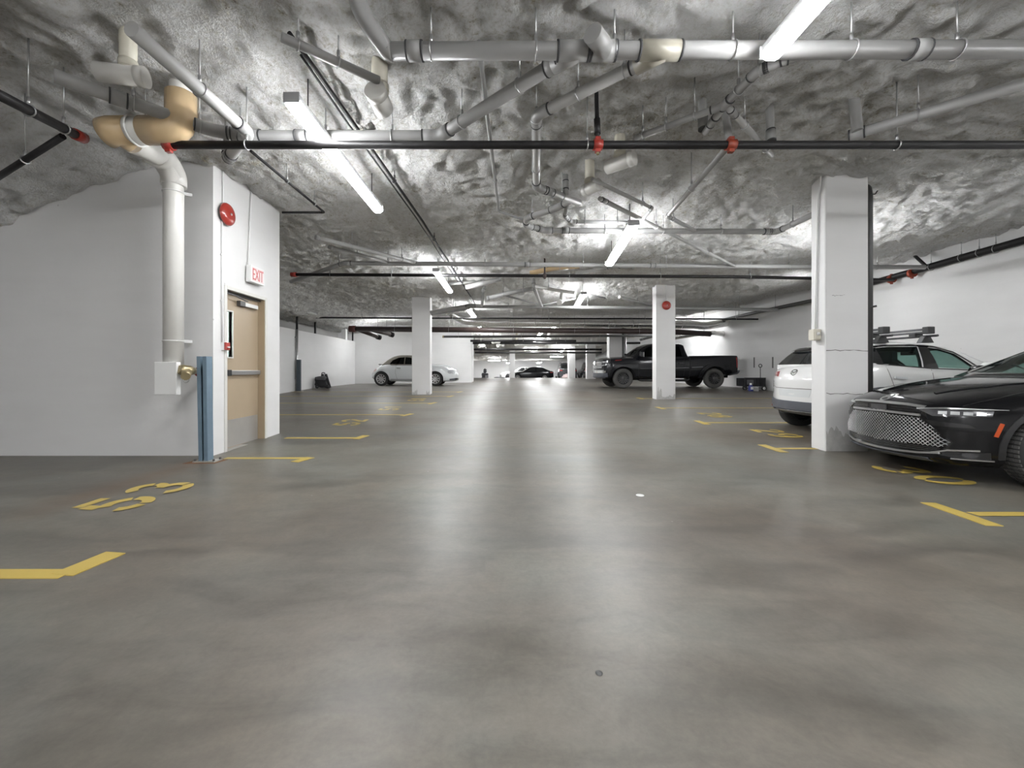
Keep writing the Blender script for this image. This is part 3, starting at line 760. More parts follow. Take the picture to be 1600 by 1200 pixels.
# sprinkler pipe along the right wall
XR = 10.30
wp = pipe('black sprinkler pipe running along the white wall above the roof rack', [PX(1700, 347, XR), PX(1368, 440.5, XR), PX(1300, 457, XR)], 0.075, 'black_steel', (), name='sprinkler_pipe', elbows=False, bend=0)
for px, py in ((1393, 436), (1425, 427)):
    p = PX(px, py, XR - .02); red_joint(wp, p, Vector((0, 1, 0)), 0.078)
for px, py in ((1455, 417), (1502, 403), (1530, 395), (1556, 389)):
    p = PX(px, py, XR); hanger(wp, p, Vector((0, 1, 0)), 0.08)
pipe('short black pipe stub leaning into the insulation above the right wall', [PX(1446, 415, XR - .25), P(1420, 391, 10.3)], 0.035, 'black_steel', name='pipe_stub')
pipe('thin pale pipe along the right wall behind the pickup', [PX(1268, 470, 10.2), PX(1190, 486, 10.2), PX(1120, 502, 10.2)], 0.06, 'dark_metal', (0.3, 0.7), name='conduit', elbows=False, bend=0)

# third zone: silver duct, brown main, thin black lines
duct = pipe('large foil wrapped duct crossing the back of the hall', [P(690, 478, 18.2), P(722, 501, 18.6), P(760, 503.5, 18.8), P(1085, 507.5, 18.8), P(1102, 510, 18.8), P(1128, 505, 18.6), P(1150, 500.5, 18.5), P(1243, 497, 18.4)], 0.19, 'foil_jacket', (0.2, 0.34, 0.5, 0.66, 0.86), name='insulated_duct', elbows=False, bend=0.25, cat='duct', seg=20)
for px in range(760, 1080, 38):
    p = P(px, 503.5 + (px - 760) * 4 / 325, 18.8); MB().tube([p - dX * .012, p + dX * .012], 0.196, 20).build('seam_band', 'galvanised', duct)
MB().tube([P(1238, 497, 18.4), P(1246, 497, 18.4)], 0.205, 20).build('end_cap', 'beige_fitting', duct)
br = pipe('thick brown sprinkler main crossing below the foil duct', [P(550, 514, 17.6), P(1045, 518, 17.6), P(1110, 522, 17.6)], 0.115, 'brown_primer', (0.12, 0.27, 0.45, 0.62, 0.8), name='sprinkler_pipe', elbows=False, bend=0)
MB().tube([P(546, 514, 17.6), P(556, 514, 17.6)], 0.14, 14).build('end_cap', 'red_primer', br)
for (a, b2, lb) in (((560, 515), (592, 527), 'short brown pipe stub slanting from the brown main, lower one'), ((580, 515), (612, 523), 'short brown pipe stub slanting from the brown main, upper one')):
    q = pipe(lb, [P(*a, 17.6), P(*b2, 19.0)], 0.09, 'brown_primer', name='pipe_stub')
    MB().tube([P(b2[0] - 3, b2[1] - 1, 18.9), P(b2[0] + 2, b2[1] + .6, 19.05)], 0.12, 12).build('end_cap', 'black_steel', q)
pipe('thin black line crossing just above the foil duct', [P(440, 496, 16.4), P(640, 497, 16.4), P(1275, 499, 16.4)], 0.032, 'black_steel', (0.05, 0.15, 0.32, 0.5, 0.68, 0.85), name='sprinkler_pipe', elbows=False, bend=0)
pipe('thin dark pipe hanging below the brown main', [P(692, 526, 19.6), P(760, 526, 19.6), P(1100, 524, 19.6)], 0.055, 'dark_metal', (0.06, 0.3, 0.6, 0.9), name='sprinkler_pipe', elbows=False, bend=0, caps=(0,), fit='brass')
pipe('thin grey pipe crossing above the foil duct', [P(720, 479, 14.2), P(1030, 481, 14.2), P(1215, 484, 14.2)], 0.055, 'grey_pvc', (0.15, 0.4, 0.62, 0.88), fit='fitting_grey')
pipe('grey pipe rising from the mid column to the aisle conduit', [P(672, 488, 14.0), P(735, 477, 14.0), P(752, 478, 14.0)], 0.055, 'pale_grey_pvc', (0.5,), fit='fitting_grey')
pipe('second grey pipe rising beside the mid column', [P(672, 491, 14.3), P(733, 482, 14.3)], 0.05, 'grey_pvc', (0.6,), fit='fitting_grey')
# clutter between the lamps
pipe('tan pipe sloping behind the black sprinkler line', [P(828, 427, 10.2), P(866, 419, 10.2), P(905, 416, 10.2)], 0.06, 'tan_insulation_cover', (0.6,), elbows=False, bend=0)
pipe('pale pipe sloping left behind the black sprinkler line', [P(728, 449, 11.4), P(782, 436, 11.2)], 0.065, 'pale_grey_pvc', (0.5,), fit='fitting_grey')
pipe('dark grey pipe with open end sloping below the sprinkler line', [P(762, 466, 11.6), P(800, 457, 11.4), P(832, 451, 11.2)], 0.06, 'fitting_grey', (0.35, 0.8), caps=(0,), elbows=False, bend=0)
pipe('grey pipe sloping right below the second lamp end', [P(900, 427, 10.6), P(960, 415, 10.0), P(990, 417, 9.6)], 0.055, 'pale_grey_pvc', (0.5,), fit='fitting_grey')
pipe('short pale pipe sloping left of the third lamp towards the conduit', [P(700, 444, 11.6), P(760, 438, 11.6)], 0.04, 'pale_grey_pvc', (0.5,), fit='fitting_grey')
pipe('bright white pipe sloping towards the fourth lamp', [P(836, 447, 11.6), P(872, 454, 11.4), P(898, 457.5, 11.3)], 0.045, 'white_pvc', (0.35,), elbows=False, bend=0)
r_ = capped('small white capped cleanout hanging beside the fourth lamp', P(874, 473, 12.0), P(880, 467, 12.6), 0.075, None)
MB().tube([P(876, 470, 12.2), P(878, 456, 12.0)], 0.05, 10).build('riser', 'white_pvc', r_)
pipe('grey drop pipe joining two cross pipes below the sprinkler line', [P(833, 434, 11.6), P(834, 450, 11.6), P(846, 478, 13.6)], 0.05, 'grey_pvc', fit='fitting_grey')
pipe('thin grey pipe sloping down to the grey cross pipe', [P(790, 462, 13.4), P(846, 477, 13.8), P(900, 466, 13.4)], 0.03, 'grey_pvc', elbows=False, bend=0)
pipe('thin dark pipe sloping from the fourth lamp to the bell column', [P(918, 460, 12.2), P(946, 466, 12.4)], 0.022, 'grey_pvc', elbows=False, bend=0)
pipe('grey pipe with white end sloping behind the bell column', [P(968, 464, 12.8), P(1022, 478, 13.6)], 0.045, 'grey_pvc', (0.5,), caps=(0,), fit='white_pvc')
pipe('dark grey drop pipe left of the aisle conduit end', [P(757, 447, 12), P(755, 455, 12), P(753, 478, 13.6)], 0.045, 'fitting_grey', fit='fitting_grey')
# ragged foil and fittings by the right wall above the wagon
root = thing('wrapped_pipe', 'ragged white wrapped pipe with red valve above the garden wagon', 'pipe', tuple(P(1060, 526, 19.4)))
MB().tube([P(1050, 527, 19.4), P(1085, 522, 19.2), P(1112, 520, 19.0), P(1150, 523, 18.8)], 0.13, 12, bend=0).build('pipe_run', 'foil_jacket', root)
MB().tube([P(1142, 525, 18.8), P(1162, 522, 18.8), P(1174, 520, 18.8)], [0.10, 0.13, 0.07], 9, bend=0).build('torn_wrap', 'white_pvc', root)
b = MB(); b.tube([P(1172, 518, 18.8), P(1182, 516, 18.8)], 0.13, 10); b.tube([P(1186, 512, 18.8), P(1200, 512, 18.8)], 0.08, 10); b.tube([P(1208, 511, 18.8), P(1214, 512, 18.8)], 0.10, 10)
b.build('valve', 'red_paint', root)
for px in (1100, 1178): p = P(px, 518, 18.9); MB().tube([p, Vector((p.x, p.y, ceil_z(p.x, p.y) + .15))], 0.012, 6).build('hanger', 'dark_metal', root)

# far hall clutter
for i, (y, pa, pb, py, r, m, lb) in enumerate((
    (23.0, 735, 900, 532.5, 0.06, 'black_steel', 'black pipe crossing the far hall just below the brown main'),
    (25.5, 738, 1000, 536.0, 0.07, 'black_steel', 'black pipe crossing the far hall second below the brown main'),
    (29.0, 739, 940, 546.0, 0.07, 'black_steel', 'black pipe crossing the far hall, lowest but one'),
    (27.0, 742, 800, 529.0, 0.10, 'white_pvc', 'bright white pipe under the far hall ceiling'),
    (30.0, 815, 850, 538.5, 0.09, 'white_pvc', 'white elbow pipe hanging in the far hall'),
    (31.0, 742, 940, 551.0, 0.07, 'dark_metal', 'lowest dark pipe crossing the far hall'),
    (24.0, 1000, 1036, 531, 0.07, 'dark_metal', 'dark pipe sloping behind the pickup roof to the wall'))):
    pts = [P(pa, py, y), P(pb, py + (0 if i < 6 else -9), y)]
    if i == 4: pts = [P(pa, py, y), P(850, py, y), P(860, py - 6, y), P(874, py - 8, y)]
    pipe(lb, pts, r, m, (0.1, 0.5, 0.9), name='sprinkler_pipe' if m != 'white_pvc' else 'drain_pipe', elbows=False, bend=0)
for px, py, y, lb in ((770, 534, 24, 'small white capped pipe below the far lamp, nearest the brown main'), (778, 540, 28, 'small white capped pipe in the far hall beside two others'), (748, 541, 29, 'small white capped pipe against the rear wall corner'), (806, 538, 27, 'tall cream pipe dropping from the far ceiling'), (857, 531, 26, 'white slanted pipe over the dark sedan')):
    p = P(px, py, y); q = thing('drain_pipe', lb, 'pipe', tuple(p))
    MB().tube([p, Vector((p.x + .1, p.y + .2, ceil_z(p.x, p.y) + .15))], 0.08, 10).build('riser', 'cream_pvc' if 'cream' in lb else 'white_pvc', q)
    MB().tube([p, p + Vector((0.35, 0.5, 0.05))], 0.13, 12).build('barrel', 'white_pvc', q)

# ------------------------------------------------------------------ fluorescent lamps
def lamp(label, a, b2, lit=True, w=0.13, parts=2, group='fluorescent strip lights over the aisle'):
    a, b2 = Vector(a), Vector(b2); d = b2 - a; L = d.length; d = d.normalized(); s = d.cross(Vector((0, 0, 1))).normalized()
    root = thing('fluorescent_lamp', label, 'light', tuple(a), group)
    up = Vector((0, 0, 0.035))
    MB().bar(a + up, b2 + up, w * 0.80, 0.05).build('housing', 'lamp_housing', root, bevel=0.005)
    for k in range(parts):
        p, q = a + d * (L * k / parts + 0.012), a + d * (L * (k + 1) / parts - 0.012)
        pr = [(-w * .40, 0.012), (-w / 2, -0.012), (-w * .42, -0.04), (-w * .2, -0.056), (w * .2, -0.056), (w * .42, -0.04), (w / 2, -0.012), (w * .40, 0.012)]
        m = MB(); m.prism(pr, p, s, (0, 0, 1), d, (q - p).length); m.build('lens', 'lamp_lens' if lit else 'unlit_lens', root)
    for p, k in ((a, -1), (b2, 1)):
        MB().bar(p + d * (k * 0.012) + Vector((0, 0, .015)), p + Vector((0, 0, .015)), w * 1.0, 0.085).build('end_cap', 'lamp_housing', root)
    for t in (0.12, 0.88):
        p = a + d * L * t; MB().tube([p + up, Vector((p.x, p.y, ceil_z(p.x, p.y) + .14))], 0.006, 6).build('hanger_rod', 'dark_metal', root)
    return root
zL = 3.30
lamp('brightest long lamp hanging between the exit door and the aisle conduit', PZ(456, 156, zL), PZ(591, 327, zL))
lamp('second long lamp hanging over the lower grey cross pipe', PZ(990, 350, zL), PZ(952, 412, zL), w=0.17)
lamp('third lamp hanging above the column that hides the convertible', PZ(681, 423, zL), PZ(703, 455, zL), w=0.15)
lamp('fourth lamp hanging before the bell column above the dark sedan', PZ(912, 459, zL), PZ(899.5, 480, zL), w=0.17)
lamp('small fifth lamp at the end of the aisle conduit', PZ(731, 482, zL), PZ(741, 494.5, zL), w=0.17)
lamp('lamp tip showing at the top edge in front of the thick grey pipe', (1.88, 0.45, 3.30), (1.90, 2.86, 3.30), w=0.13)
# the same two rows go on beyond the duct and behind the camera, among added fill lamps
for x, y, lb in ((2.9, 20.4, 'lamp of the aisle row hidden by the foil duct'), (-0.9, 20.6, 'lamp behind the foil duct near the rear wall'), (2.6, 23.6, 'lamp behind the pickup column in the far hall'), (-0.6, 27.0, 'bright lamp high in the far hall'), (2.8, 30.0, 'lamp over the dark sedan in the far hall'), (9.1, 19.4, 'lamp near the right wall behind the pickup'), (5.6, 34.0, 'lamp near the far suv'), (-3.4, 44.0, 'added lamp brightening the far wall behind the rear wall corner'), (4.6, 43.6, 'added lamp above the distant cars to brighten the far wall'), (1.2, 44.5, 'added lamp above the distant white car to brighten the far wall')):
    lamp(lb, (x, y, ceil_z(x, y) - 0.32), (x, y + 2.4, ceil_z(x, y + 2.4) - 0.32), w=0.15 if y < 40 else 0.34)  # the wide ones along the far wall are added to brighten it
lamp('lamp near the right wall hidden by the wide column', (8.25, 10.5, 3.28), (8.80, 11.3, 3.28), w=0.12)
lamp('added fill lamp over the white crossover hidden behind the wide column', (5.5, 6.7, 3.24), (6.75, 8.2, 3.24), w=0.09)  # added out of sight to brighten the insulation on the right
for x, y, lb in ((8.2, 0.2, 'added fill lamp out of view beside the black sedan'), (9.0, -3.6, 'added fill lamp behind the camera along the right wall'), (-6.4, -1.4, 'added fill lamp out of view before the stair block wall'), (6.2, -4.4, 'added fill lamp behind the camera on the sedan side, innermost'),  # lamps off the two rows are unseen fill, added to even out the light
                 (-1.65, -2.4, 'lamp just behind the camera in the exit door row'), (1.9, -5.2, 'lamp behind the camera in the sedan row'), (-1.65, -7.4, 'lamp at the very back of the exit door row'),
                 (-5.4, -6.0, 'added fill lamp at the very back on the stair side')):
    lamp(lb, (x, y, 3.30), (x, y + 2.4, 3.30), w=0.16)
lamp('lamp over the pale convertible, behind the brown main', P(588, 512.5, 19.3), P(606, 513.5, 20.6), w=0.12)
for i, (px, py, y) in enumerate(((870, 557, 38.5), (829, 546.5, 36.0), (772, 563, 42.0))):
    p = P(px, py, y); lamp('small far lamp low under the sloping ceiling, %s' % ('over the suv', 'over the dark sedan', 'over the distant white car')[i], p - dX * 0.6, p + dX * 0.6, w=0.24, parts=1)
lamp('small unlit lamp on the sloping ceiling above the ledge', P(463, 482, 14.6), P(492, 491, 15.6), lit=False, w=0.22, parts=1, group='unlit lamp')

# ------------------------------------------------------------------ drain stack with tan fitting in front of the stair block
YS, YE = 4.78, 3.80
st = thing('drain_stack', 'large white drain stack with glossy tan elbow and wall boot', 'pipe', tuple(P(270, 616, YS)))
S = lambda x, y, d=0.0: P(x, y, YS + d)
E = lambda x, y, d=0.0: P(x, y, YE + d)
MB().tube([E(283, 100), E(283, 160)], rad(31, YE), 20).build('riser', 'white_pvc', st)
MB().tube([E(283, 148), E(283, 204), E(226, 204)], rad(42, YE), 22, bend=0.15).build('elbow', 'tan_insulation_cover', st, label='glossy tan elbow')
MB().tube([E(238, 204), E(190, 204)], rad(40, YE), 22).build('pipe_run', 'white_pvc', st)
MB().tube([E(206, 204), E(178, 205), E(166, 208)], [rad(41, YE), rad(43, YE), rad(43, YE)], 22, bend=0).build('wye_fitting', 'tan_insulation_cover', st, label='glossy tan wye fitting')
MB().tube([E(184, 207), E(210, 226, .12)], [rad(36, YE), rad(29, YE)], 20).build('wye_branch', 'tan_insulation_cover', st)
MB().tube([E(203, 221, .1), P(255, 246, 4.55), S(271, 285), S(271, 575)], rad(27, YS), 20, bend=0.16).build('pipe_drop', 'white_pvc', st)
MB().tube([P(240, 240, 4.40), P(256, 247, 4.58), S(271.5, 274), S(271.5, 291)], rad(34, YS), 20, bend=0.14).build('elbow', 'white_pvc', st)
MB().ring(P(243, 240.5, 4.43), P(255, 246, 4.55) - E(203, 221, .1), rad(31, YS), 0.008, 20).build('strap', 'galvanised', st)
MB().ring(E(213, 204), (1, 0, 0), rad(44, YE), 0.010, 22).build('strap', 'white_enamel', st)
MB().tube([E(227, 186), E(227, 90)], 0.005, 6).build('hanger_rod', 'galvanised', st)
for py in (301, 533):
    b = MB(); b.ring(S(271, py), (0, 0, 1), rad(28, YS), 0.006, 20)
    a0 = S(281, py); b.bar(a0, P(300, py + (4 if py < 400 else 1), YB0 + 0.02), 0.02, 0.035); b.build('wall_bracket', 'white_enamel', st)
MB().bx((P(254, 566, YS).x, YS - 0.12, P(0, 616, YS).z), (P(288, 566, YS).x, YS - 0.05, P(0, 566, YS).z)).build('wall_boot', 'white_enamel', st, bevel=0.008)

# ------------------------------------------------------------------ brass hose inlet beside the stack
vy = 4.74
hv = thing('hose_inlet', 'weathered brass fire hose inlet beside the white wall boot', 'valve', tuple(P(296, 580, vy)))
V = lambda x, y, d=0.0: P(x, y, vy + d)
MB().tube([V(279, 577, -.06), V(284, 578, -.03), V(296, 579, .03), V(305, 580, .14)], [0.045, 0.062, 0.058, 0.036], 14, bend=0).build('valve_body', 'brass', hv)
MB().tube([V(292, 582), V(290, 588, -.14)], [0.05, 0.046], 14).build('inlet_cap', 'brass', hv)
MB().tube([V(303, 580, .12), V(313, 581, .27)], 0.03, 12).build('neck', 'rusted_steel', hv)
MB().ring(V(309, 581, .21), (1, 0, 0), 0.045, 0.012, 14).build('flange', 'red_paint', hv)
MB().tube([V(313, 581, .27), V(320, 581, .34), P(322, 581, YB0 + 0.02)], 0.03, 10).build('wall_pipe', 'rusted_steel', hv)
MB().tube([V(285, 583, -.06), V(284, 591, -.08), V(289, 599, -.08), V(295, 596, -.08), V(297, 585, -.04)], 0.004, 6, bend=0.05).build('chain', 'galvanised', hv)

# ------------------------------------------------------------------ blue grey steel post on its base plate
gp = G(322, 721)
po = thing('steel_post', 'blue grey steel channel post bolted to a rusty base plate', 'post', (gp.x, gp.y, gp.z))
sc = gp.y / FOC
tp = Vector((P(319.5, 557, gp.y).x, gp.y, P(0, 557, gp.y).z))
b = MB()
base = Vector((gp.x, gp.y, 0.012))
for k in (-1, 1): b.bar(base + dX * (k * 0.048), tp + dX * (k * 0.052), 0.012, 0.10, up=(0, 1, 0))
b.bar(base + Vector((0, 0.044, 0)), tp + Vector((0, 0.044, 0)), 0.10, 0.012, up=(0, 1, 0))
b.build('channel', 'blue_grey_steel', po)
b = MB()
for k in (-1, 1): b.bar(base + Vector((k * 0.030, -0.046, 0)), tp + Vector((k * 0.034, -0.046, 0)), 0.040, 0.010, up=(0, 1, 0))
b.build('channel_lip', 'blue_grey_steel', po)
MB().prism([(-.15, -.10), (.17, -.09), (.19, .12), (-.13, .11)], (gp.x - .02, gp.y - .02, -0.004), (1.15, 0, 0), (0, 1, 0), (0, 0, 1), 0.006).build('grout_pad', 'rusted_steel', po, label='rust stained pad')
MB().box((gp.x + .02, gp.y, 0.010), (0.26, 0.15, 0.014)).build('base_plate', 'steel_plate', po, bevel=0.002)
for dx, dy in ((-.09, -.055), (.13, -.055), (.13, .055), (-.09, .055)):
    MB().tube([(gp.x + dx, gp.y + dy, 0.014), (gp.x + dx, gp.y + dy, 0.04)], 0.012, 6).build('bolt', 'dark_metal', po)

# ------------------------------------------------------------------ exit door and its fittings (setting: parts of door_1)
dr = bpy.data.objects.new('door_1', None); COL.objects.link(dr); dr.location = (XB, D0, 0); structure(dr, 'tan steel exit door with push bar, kick plate and narrow window'); ORIGIN[dr.name] = (XB, D0, 0)
xd = XB - 0.10                                            # face of the door leaf
fw = 0.05
b = MB(); b.bx((XB - 0.2, D0, 0), (XB + 0.012, D0 + fw, DT)); b.bx((XB - 0.2, D1 - fw, 0), (XB + 0.012, D1, DT)); b.bx((XB - 0.2, D0 + fw, DT - fw), (XB + 0.012, D1 - fw, DT))
b.build('frame', 'frame_white', dr, bevel=0.004)
b = MB(); b.bx((XB - 0.195, D1 - fw - 0.012, 0), (XB + 0.0, D1 - fw, DT - fw)); b.bx((XB - 0.195, D0 + fw, 0), (XB, D0 + fw + 0.012, DT - fw))
b.build('jamb', 'frame_tan', dr)
ly0, ly1, lz1 = D0 + fw + 0.014, D1 - fw - 0.014, DT - fw - 0.035
wy0, wy1, wz0, wz1 = ly0 + 0.10, ly0 + 0.25, 1.27, 1.90
lf = MB()
for (a, b2, c_, d_) in ((ly0, wy0, 0.01, lz1), (wy1, ly1, 0.01, lz1), (wy0, wy1, 0.01, wz0), (wy0, wy1, wz1, lz1)): lf.bx((xd - 0.045, a, c_), (xd, b2, d_))
leaf = lf.build('leaf', 'door_tan', dr)
b = MB(); t = 0.018
b.bx((xd - .05, wy0 - t, wz0 - t), (xd + .012, wy0, wz1 + t)); b.bx((xd - .05, wy1, wz0 - t), (xd + .012, wy1 + t, wz1 + t)); b.bx((xd - .05, wy0, wz0 - t), (xd + .012, wy1, wz0)); b.bx((xd - .05, wy0, wz1), (xd + .012, wy1, wz1 + t))
b.build('window_frame', 'frame_white', leaf)
MB().bx((xd - .028, wy0, wz0), (xd - .020, wy1, wz1)).build('window_pane', 'clear_glass', leaf)
MB().bx((xd, ly0 + 0.01, 0.02), (xd + 0.002, ly1 - 0.01, 0.40)).build('kick_plate', 'steel_plate', leaf, label='brushed steel kick plate')
b = MB(); b.bx((xd, ly0 + 0.03, 1.02), (xd + 0.055, ly1 - 0.02, 1.085)); b.build('push_bar', 'satin_silver', leaf, bevel=0.008)
b = MB(); b.bx((xd, ly0 + 0.06, 1.012), (xd + 0.068, ly0 + 0.15, 1.093)); b.build('latch_housing', 'black_plastic', leaf, bevel=0.006)
b = MB(); b.bx((xd, ly1 - 0.40, lz1 - 0.125), (xd + 0.055, ly1 - 0.08, lz1 - 0.065)); b.build('closer_body', 'satin_silver', leaf, bevel=0.006)
b = MB(); b.bx((xd, ly1 - 0.52, lz1 - 0.13), (xd + 0.058, ly1 - 0.40, lz1 - 0.055)); b.build('closer_end', 'dark_metal', leaf, bevel=0.006)
b = MB(); b.bar((xd + .05, ly1 - 0.34, lz1 - 0.045), (xd + .10, ly0 + 0.18, lz1 - 0.02), 0.02, 0.012); b.bar((xd + .10, ly0 + 0.18, lz1 - 0.02), (xd + .045, ly0 + 0.02, lz1 + 0.01), 0.02, 0.012); b.build('closer_arm', 'dark_metal', leaf)
MB().bx((XB - 0.12, D0 + fw, DT - fw - 0.03), (XB - 0.06, D1 - fw, DT - fw)).build('head_stop', 'black_plastic', dr)
MB().bx((XB - 0.18, D0 + fw, -0.01), (XB + 0.01, D1 - fw, 0.012)).build('threshold', 'steel_plate', dr)
# dim stair lobby behind the pane
lamp('small lamp in the stair lobby behind the door pane', (XB - 1.05, D0 + .35, 2.42), (XB - 0.28, D0 + .35, 2.42), w=0.3, parts=1, group='stair lobby lamp')
wall('wall_left_lobby', (XB - 1.2, D0 - 0.1, -0.2), (XB - 1.15, D1 + 0.3, TOP))

# fire bell, conduit and pull station on the stair block
def bell(label, c, ax, r):
    c, ax = Vector(c), Vector(ax)
    ro = thing('fire_bell', label, 'alarm bell', tuple(c))
    MB().lathe(c, ax, [(0, 0), (r * .72, 0), (r * .72, .03), (0, .03)], 20).build('back_box', 'galvanised', ro)
    MB().lathe(c, ax, [(r * .9, .030), (r, .038), (r, .05), (r * .93, .068), (r * .72, .085), (r * .4, .094), (0, .097)], 28).build('gong', 'red_paint', ro)
    MB().lathe(c, ax, [(0, .094), (r * .12, .094), (r * .12, .104), (0, .106)], 10).build('gong_nut', 'galvanised', ro)
    return ro
bc = PX(350, 335, XB); bell('red fire bell on the stair block wall above the exit door', bc, (1, 0, 0), 0.145)
ya = PX(347, 335, XB).y
b = MB(); b.tube([(XB + 0.012, ya, 3.7), (XB + 0.012, ya, bc.z + .1)], 0.011, 8); bb = b
cd = thing('conduit', 'thin white conduit running from the insulation down to the fire bell', 'conduit', (XB + 0.012, ya, 3.7)); b.build('conduit_tube', 'white_enamel', cd)
ps = PX(349, 541, XB); yb = PX(345.5, 500, XB).y
cd = thing('conduit', 'thin white conduit between the fire bell and the red pull station', 'conduit', (XB + 0.012, yb, bc.z)); MB().tube([(XB + 0.012, yb, bc.z - .1), (XB + 0.012, yb, ps.z + .05)], 0.011, 8).build('conduit_tube', 'white_enamel', cd)
for z in (2.6, 2.0): MB().box((XB + 0.008, yb, z), (0.016, 0.045, 0.02)).build('strap', 'white_enamel', cd)
pl = thing('pull_station', 'small red fire alarm pull station beside the exit door', 'fire alarm', tuple(ps))
MB().bx((XB, ps.y - 0.045, ps.z - .055), (XB + 0.035, ps.y + 0.045, ps.z + .055)).build('back_box', 'white_enamel', pl, bevel=0.004)
MB().bx((XB + .035, ps.y - 0.04, ps.z - .05), (XB + 0.065, ps.y + 0.04, ps.z + .05)).build('face', 'red_paint', pl, bevel=0.006)
MB().bx((XB + .065, ps.y - 0.025, ps.z - .02), (XB + 0.078, ps.y + 0.025, ps.z - .005)).build('pull_handle', 'white_enamel', pl)
# exit sign
ec = PX(403, 431, XB + 0.09); ez = ec.z; ey0 = PX(393, 431, XB + .10).y; ey1 = PX(413.5, 431, XB + .10).y; eh = 0.118
ex = thing('exit_sign', 'white boxed EXIT sign with red letters above the door', 'sign', (XB, ey0, ez))
MB().bx((XB + 0.02, ey0, ez - eh), (XB + 0.095, ey1, ez + eh)).build('case', 'white_enamel', ex, bevel=0.005)
MB().bx((XB - 0.002, ey0 + .06, ez - .06), (XB + 0.022, ey1 - .06, ez + .06)).build('back_mount', 'dark_metal', ex)
MB().bx((XB + 0.095, ey0 + 0.02, ez - eh + .02), (XB + 0.098, ey1 - 0.02, ez + eh - .02)).build('face_panel', 'exit_face', ex)
tm = text_mesh('EXIT', 0.19, 0.002); R = Matrix(((0, 0, 1), (1, 0, 0), (0, 1, 0)))
xsx = [v.co.x for v in tm.vertices]; kx = (ey1 - ey0 - 0.07) / (max(xsx) - min(xsx)); cxm = (max(xsx) + min(xsx)) / 2
ysx = [v.co.y for v in tm.vertices]; cym = (max(ysx) + min(ysx)) / 2
for v in tm.vertices: v.co = R @ Vector(((v.co.x - cxm) * kx, (v.co.y - cym) * 1.25, v.co.z)) + Vector((0.0995, (ey1 - ey0) / 2, 0))
tm.materials.append(MATS['exit_red']); o = bpy.data.objects.new('lettering', tm); COL.objects.link(o); o.parent = ex
yc2 = PX(391, 400, XB).y
cd = thing('conduit', 'thin white conduit dropping from the insulation to the exit sign', 'conduit', (XB + 0.012, yc2, 3.7)); MB().tube([(XB + 0.012, yc2, 3.7), (XB + 0.03, ey0 + 0.04, ez + eh)], 0.011, 8).build('conduit_tube', 'white_enamel', cd)
# bell on the mid column
bell('red fire bell on the mid column above the pickup', P(1040.5, 477.5, 12.4), (0, -1, 0), 0.135)
p = P(1040.5, 470, 12.39); cd = thing('conduit', 'thin conduit above the red bell on the mid column', 'conduit', tuple(p)); MB().tube([p, P(1040.5, 440, 12.39)], 0.014, 6).build('conduit_tube', 'white_enamel', cd)

# conduit, box and pipes on the wide column
x0 = xs(1289.5, 5.5) 
yj = 5.62
jx = thing('junction_box', 'beige switch box on the side of the wide column', 'junction box', (x0, yj, zc(523, 5.58)))
zj = zc(523, 5.6)
MB().bx((x0 - 0.10, yj - .05, zj - .075), (x0, yj + .05, zj + .075)).build('box_body', 'beige_plastic', jx, bevel=0.008)
MB().bx((x0 - 0.09, yj - .062, zj - .06), (x0 - 0.01, yj - .05, zj + .06)).build('box_cover', 'cream_pvc', jx, bevel=0.004)
MB().lathe((x0 - 0.05, yj - .062, zj + .01), (0, -1, 0), [(0.022, 0), (0.022, .014), (0, .016)], 14).build('dial', 'white_enamel', jx)
cd = thing('conduit', 'white conduit climbing the side of the wide column to the insulation', 'conduit', (x0, yj, zj))
MB().tube([(x0 - 0.02, yj + .02, zj + .07), (x0 - 0.02, yj + .02, zj + .55), (x0 - 0.02, yj - .02, 3.45), (x0 - 0.02, yj - .07, 3.62), (x0 - .02, yj - .07, 4.0)], 0.012, 8, bend=0.08).build('conduit_tube', 'white_enamel', cd)
x1 = xs(1357, 5.5)
sp = pipe('dark grey drain leader fixed to the far edge of the wide column', [(xs(1360, 5.62), 5.62, 0.0), (xs(1360, 5.62), 5.62, 3.50), (xs(1358, 5.66), 5.66, 3.62), (xs(1352, 5.70), 5.74, 3.68)], 0.028, 'dark_metal', name='downpipe', elbows=False, bend=0.1)
b = MB(); b.tube([P(1361, 304, 5.6), P(1368, 303, 5.55), P(1371, 298, 5.55)], 0.008, 6, bend=0.01); b.build('hook', 'dark_metal', sp)
b = MB(); b.tube([P(1360, 480, 5.6), P(1370, 478, 5.55)], 0.014, 8); b.build('bracket', 'dark_metal', sp)
# conduits on the far column
for k, (px, m) in enumerate(((973.5, 'dark_metal'), (977, 'galvanised'))):
    pipe('dark downpipe beside the column behind the pickup hood' if k == 0 else 'pale downpipe beside the column behind the pickup hood', [Vector((P(px, 578, 19.8).x, 19.8, floor_z(19.8))), P(px, 505, 19.8)], 0.05, m, name='downpipe')

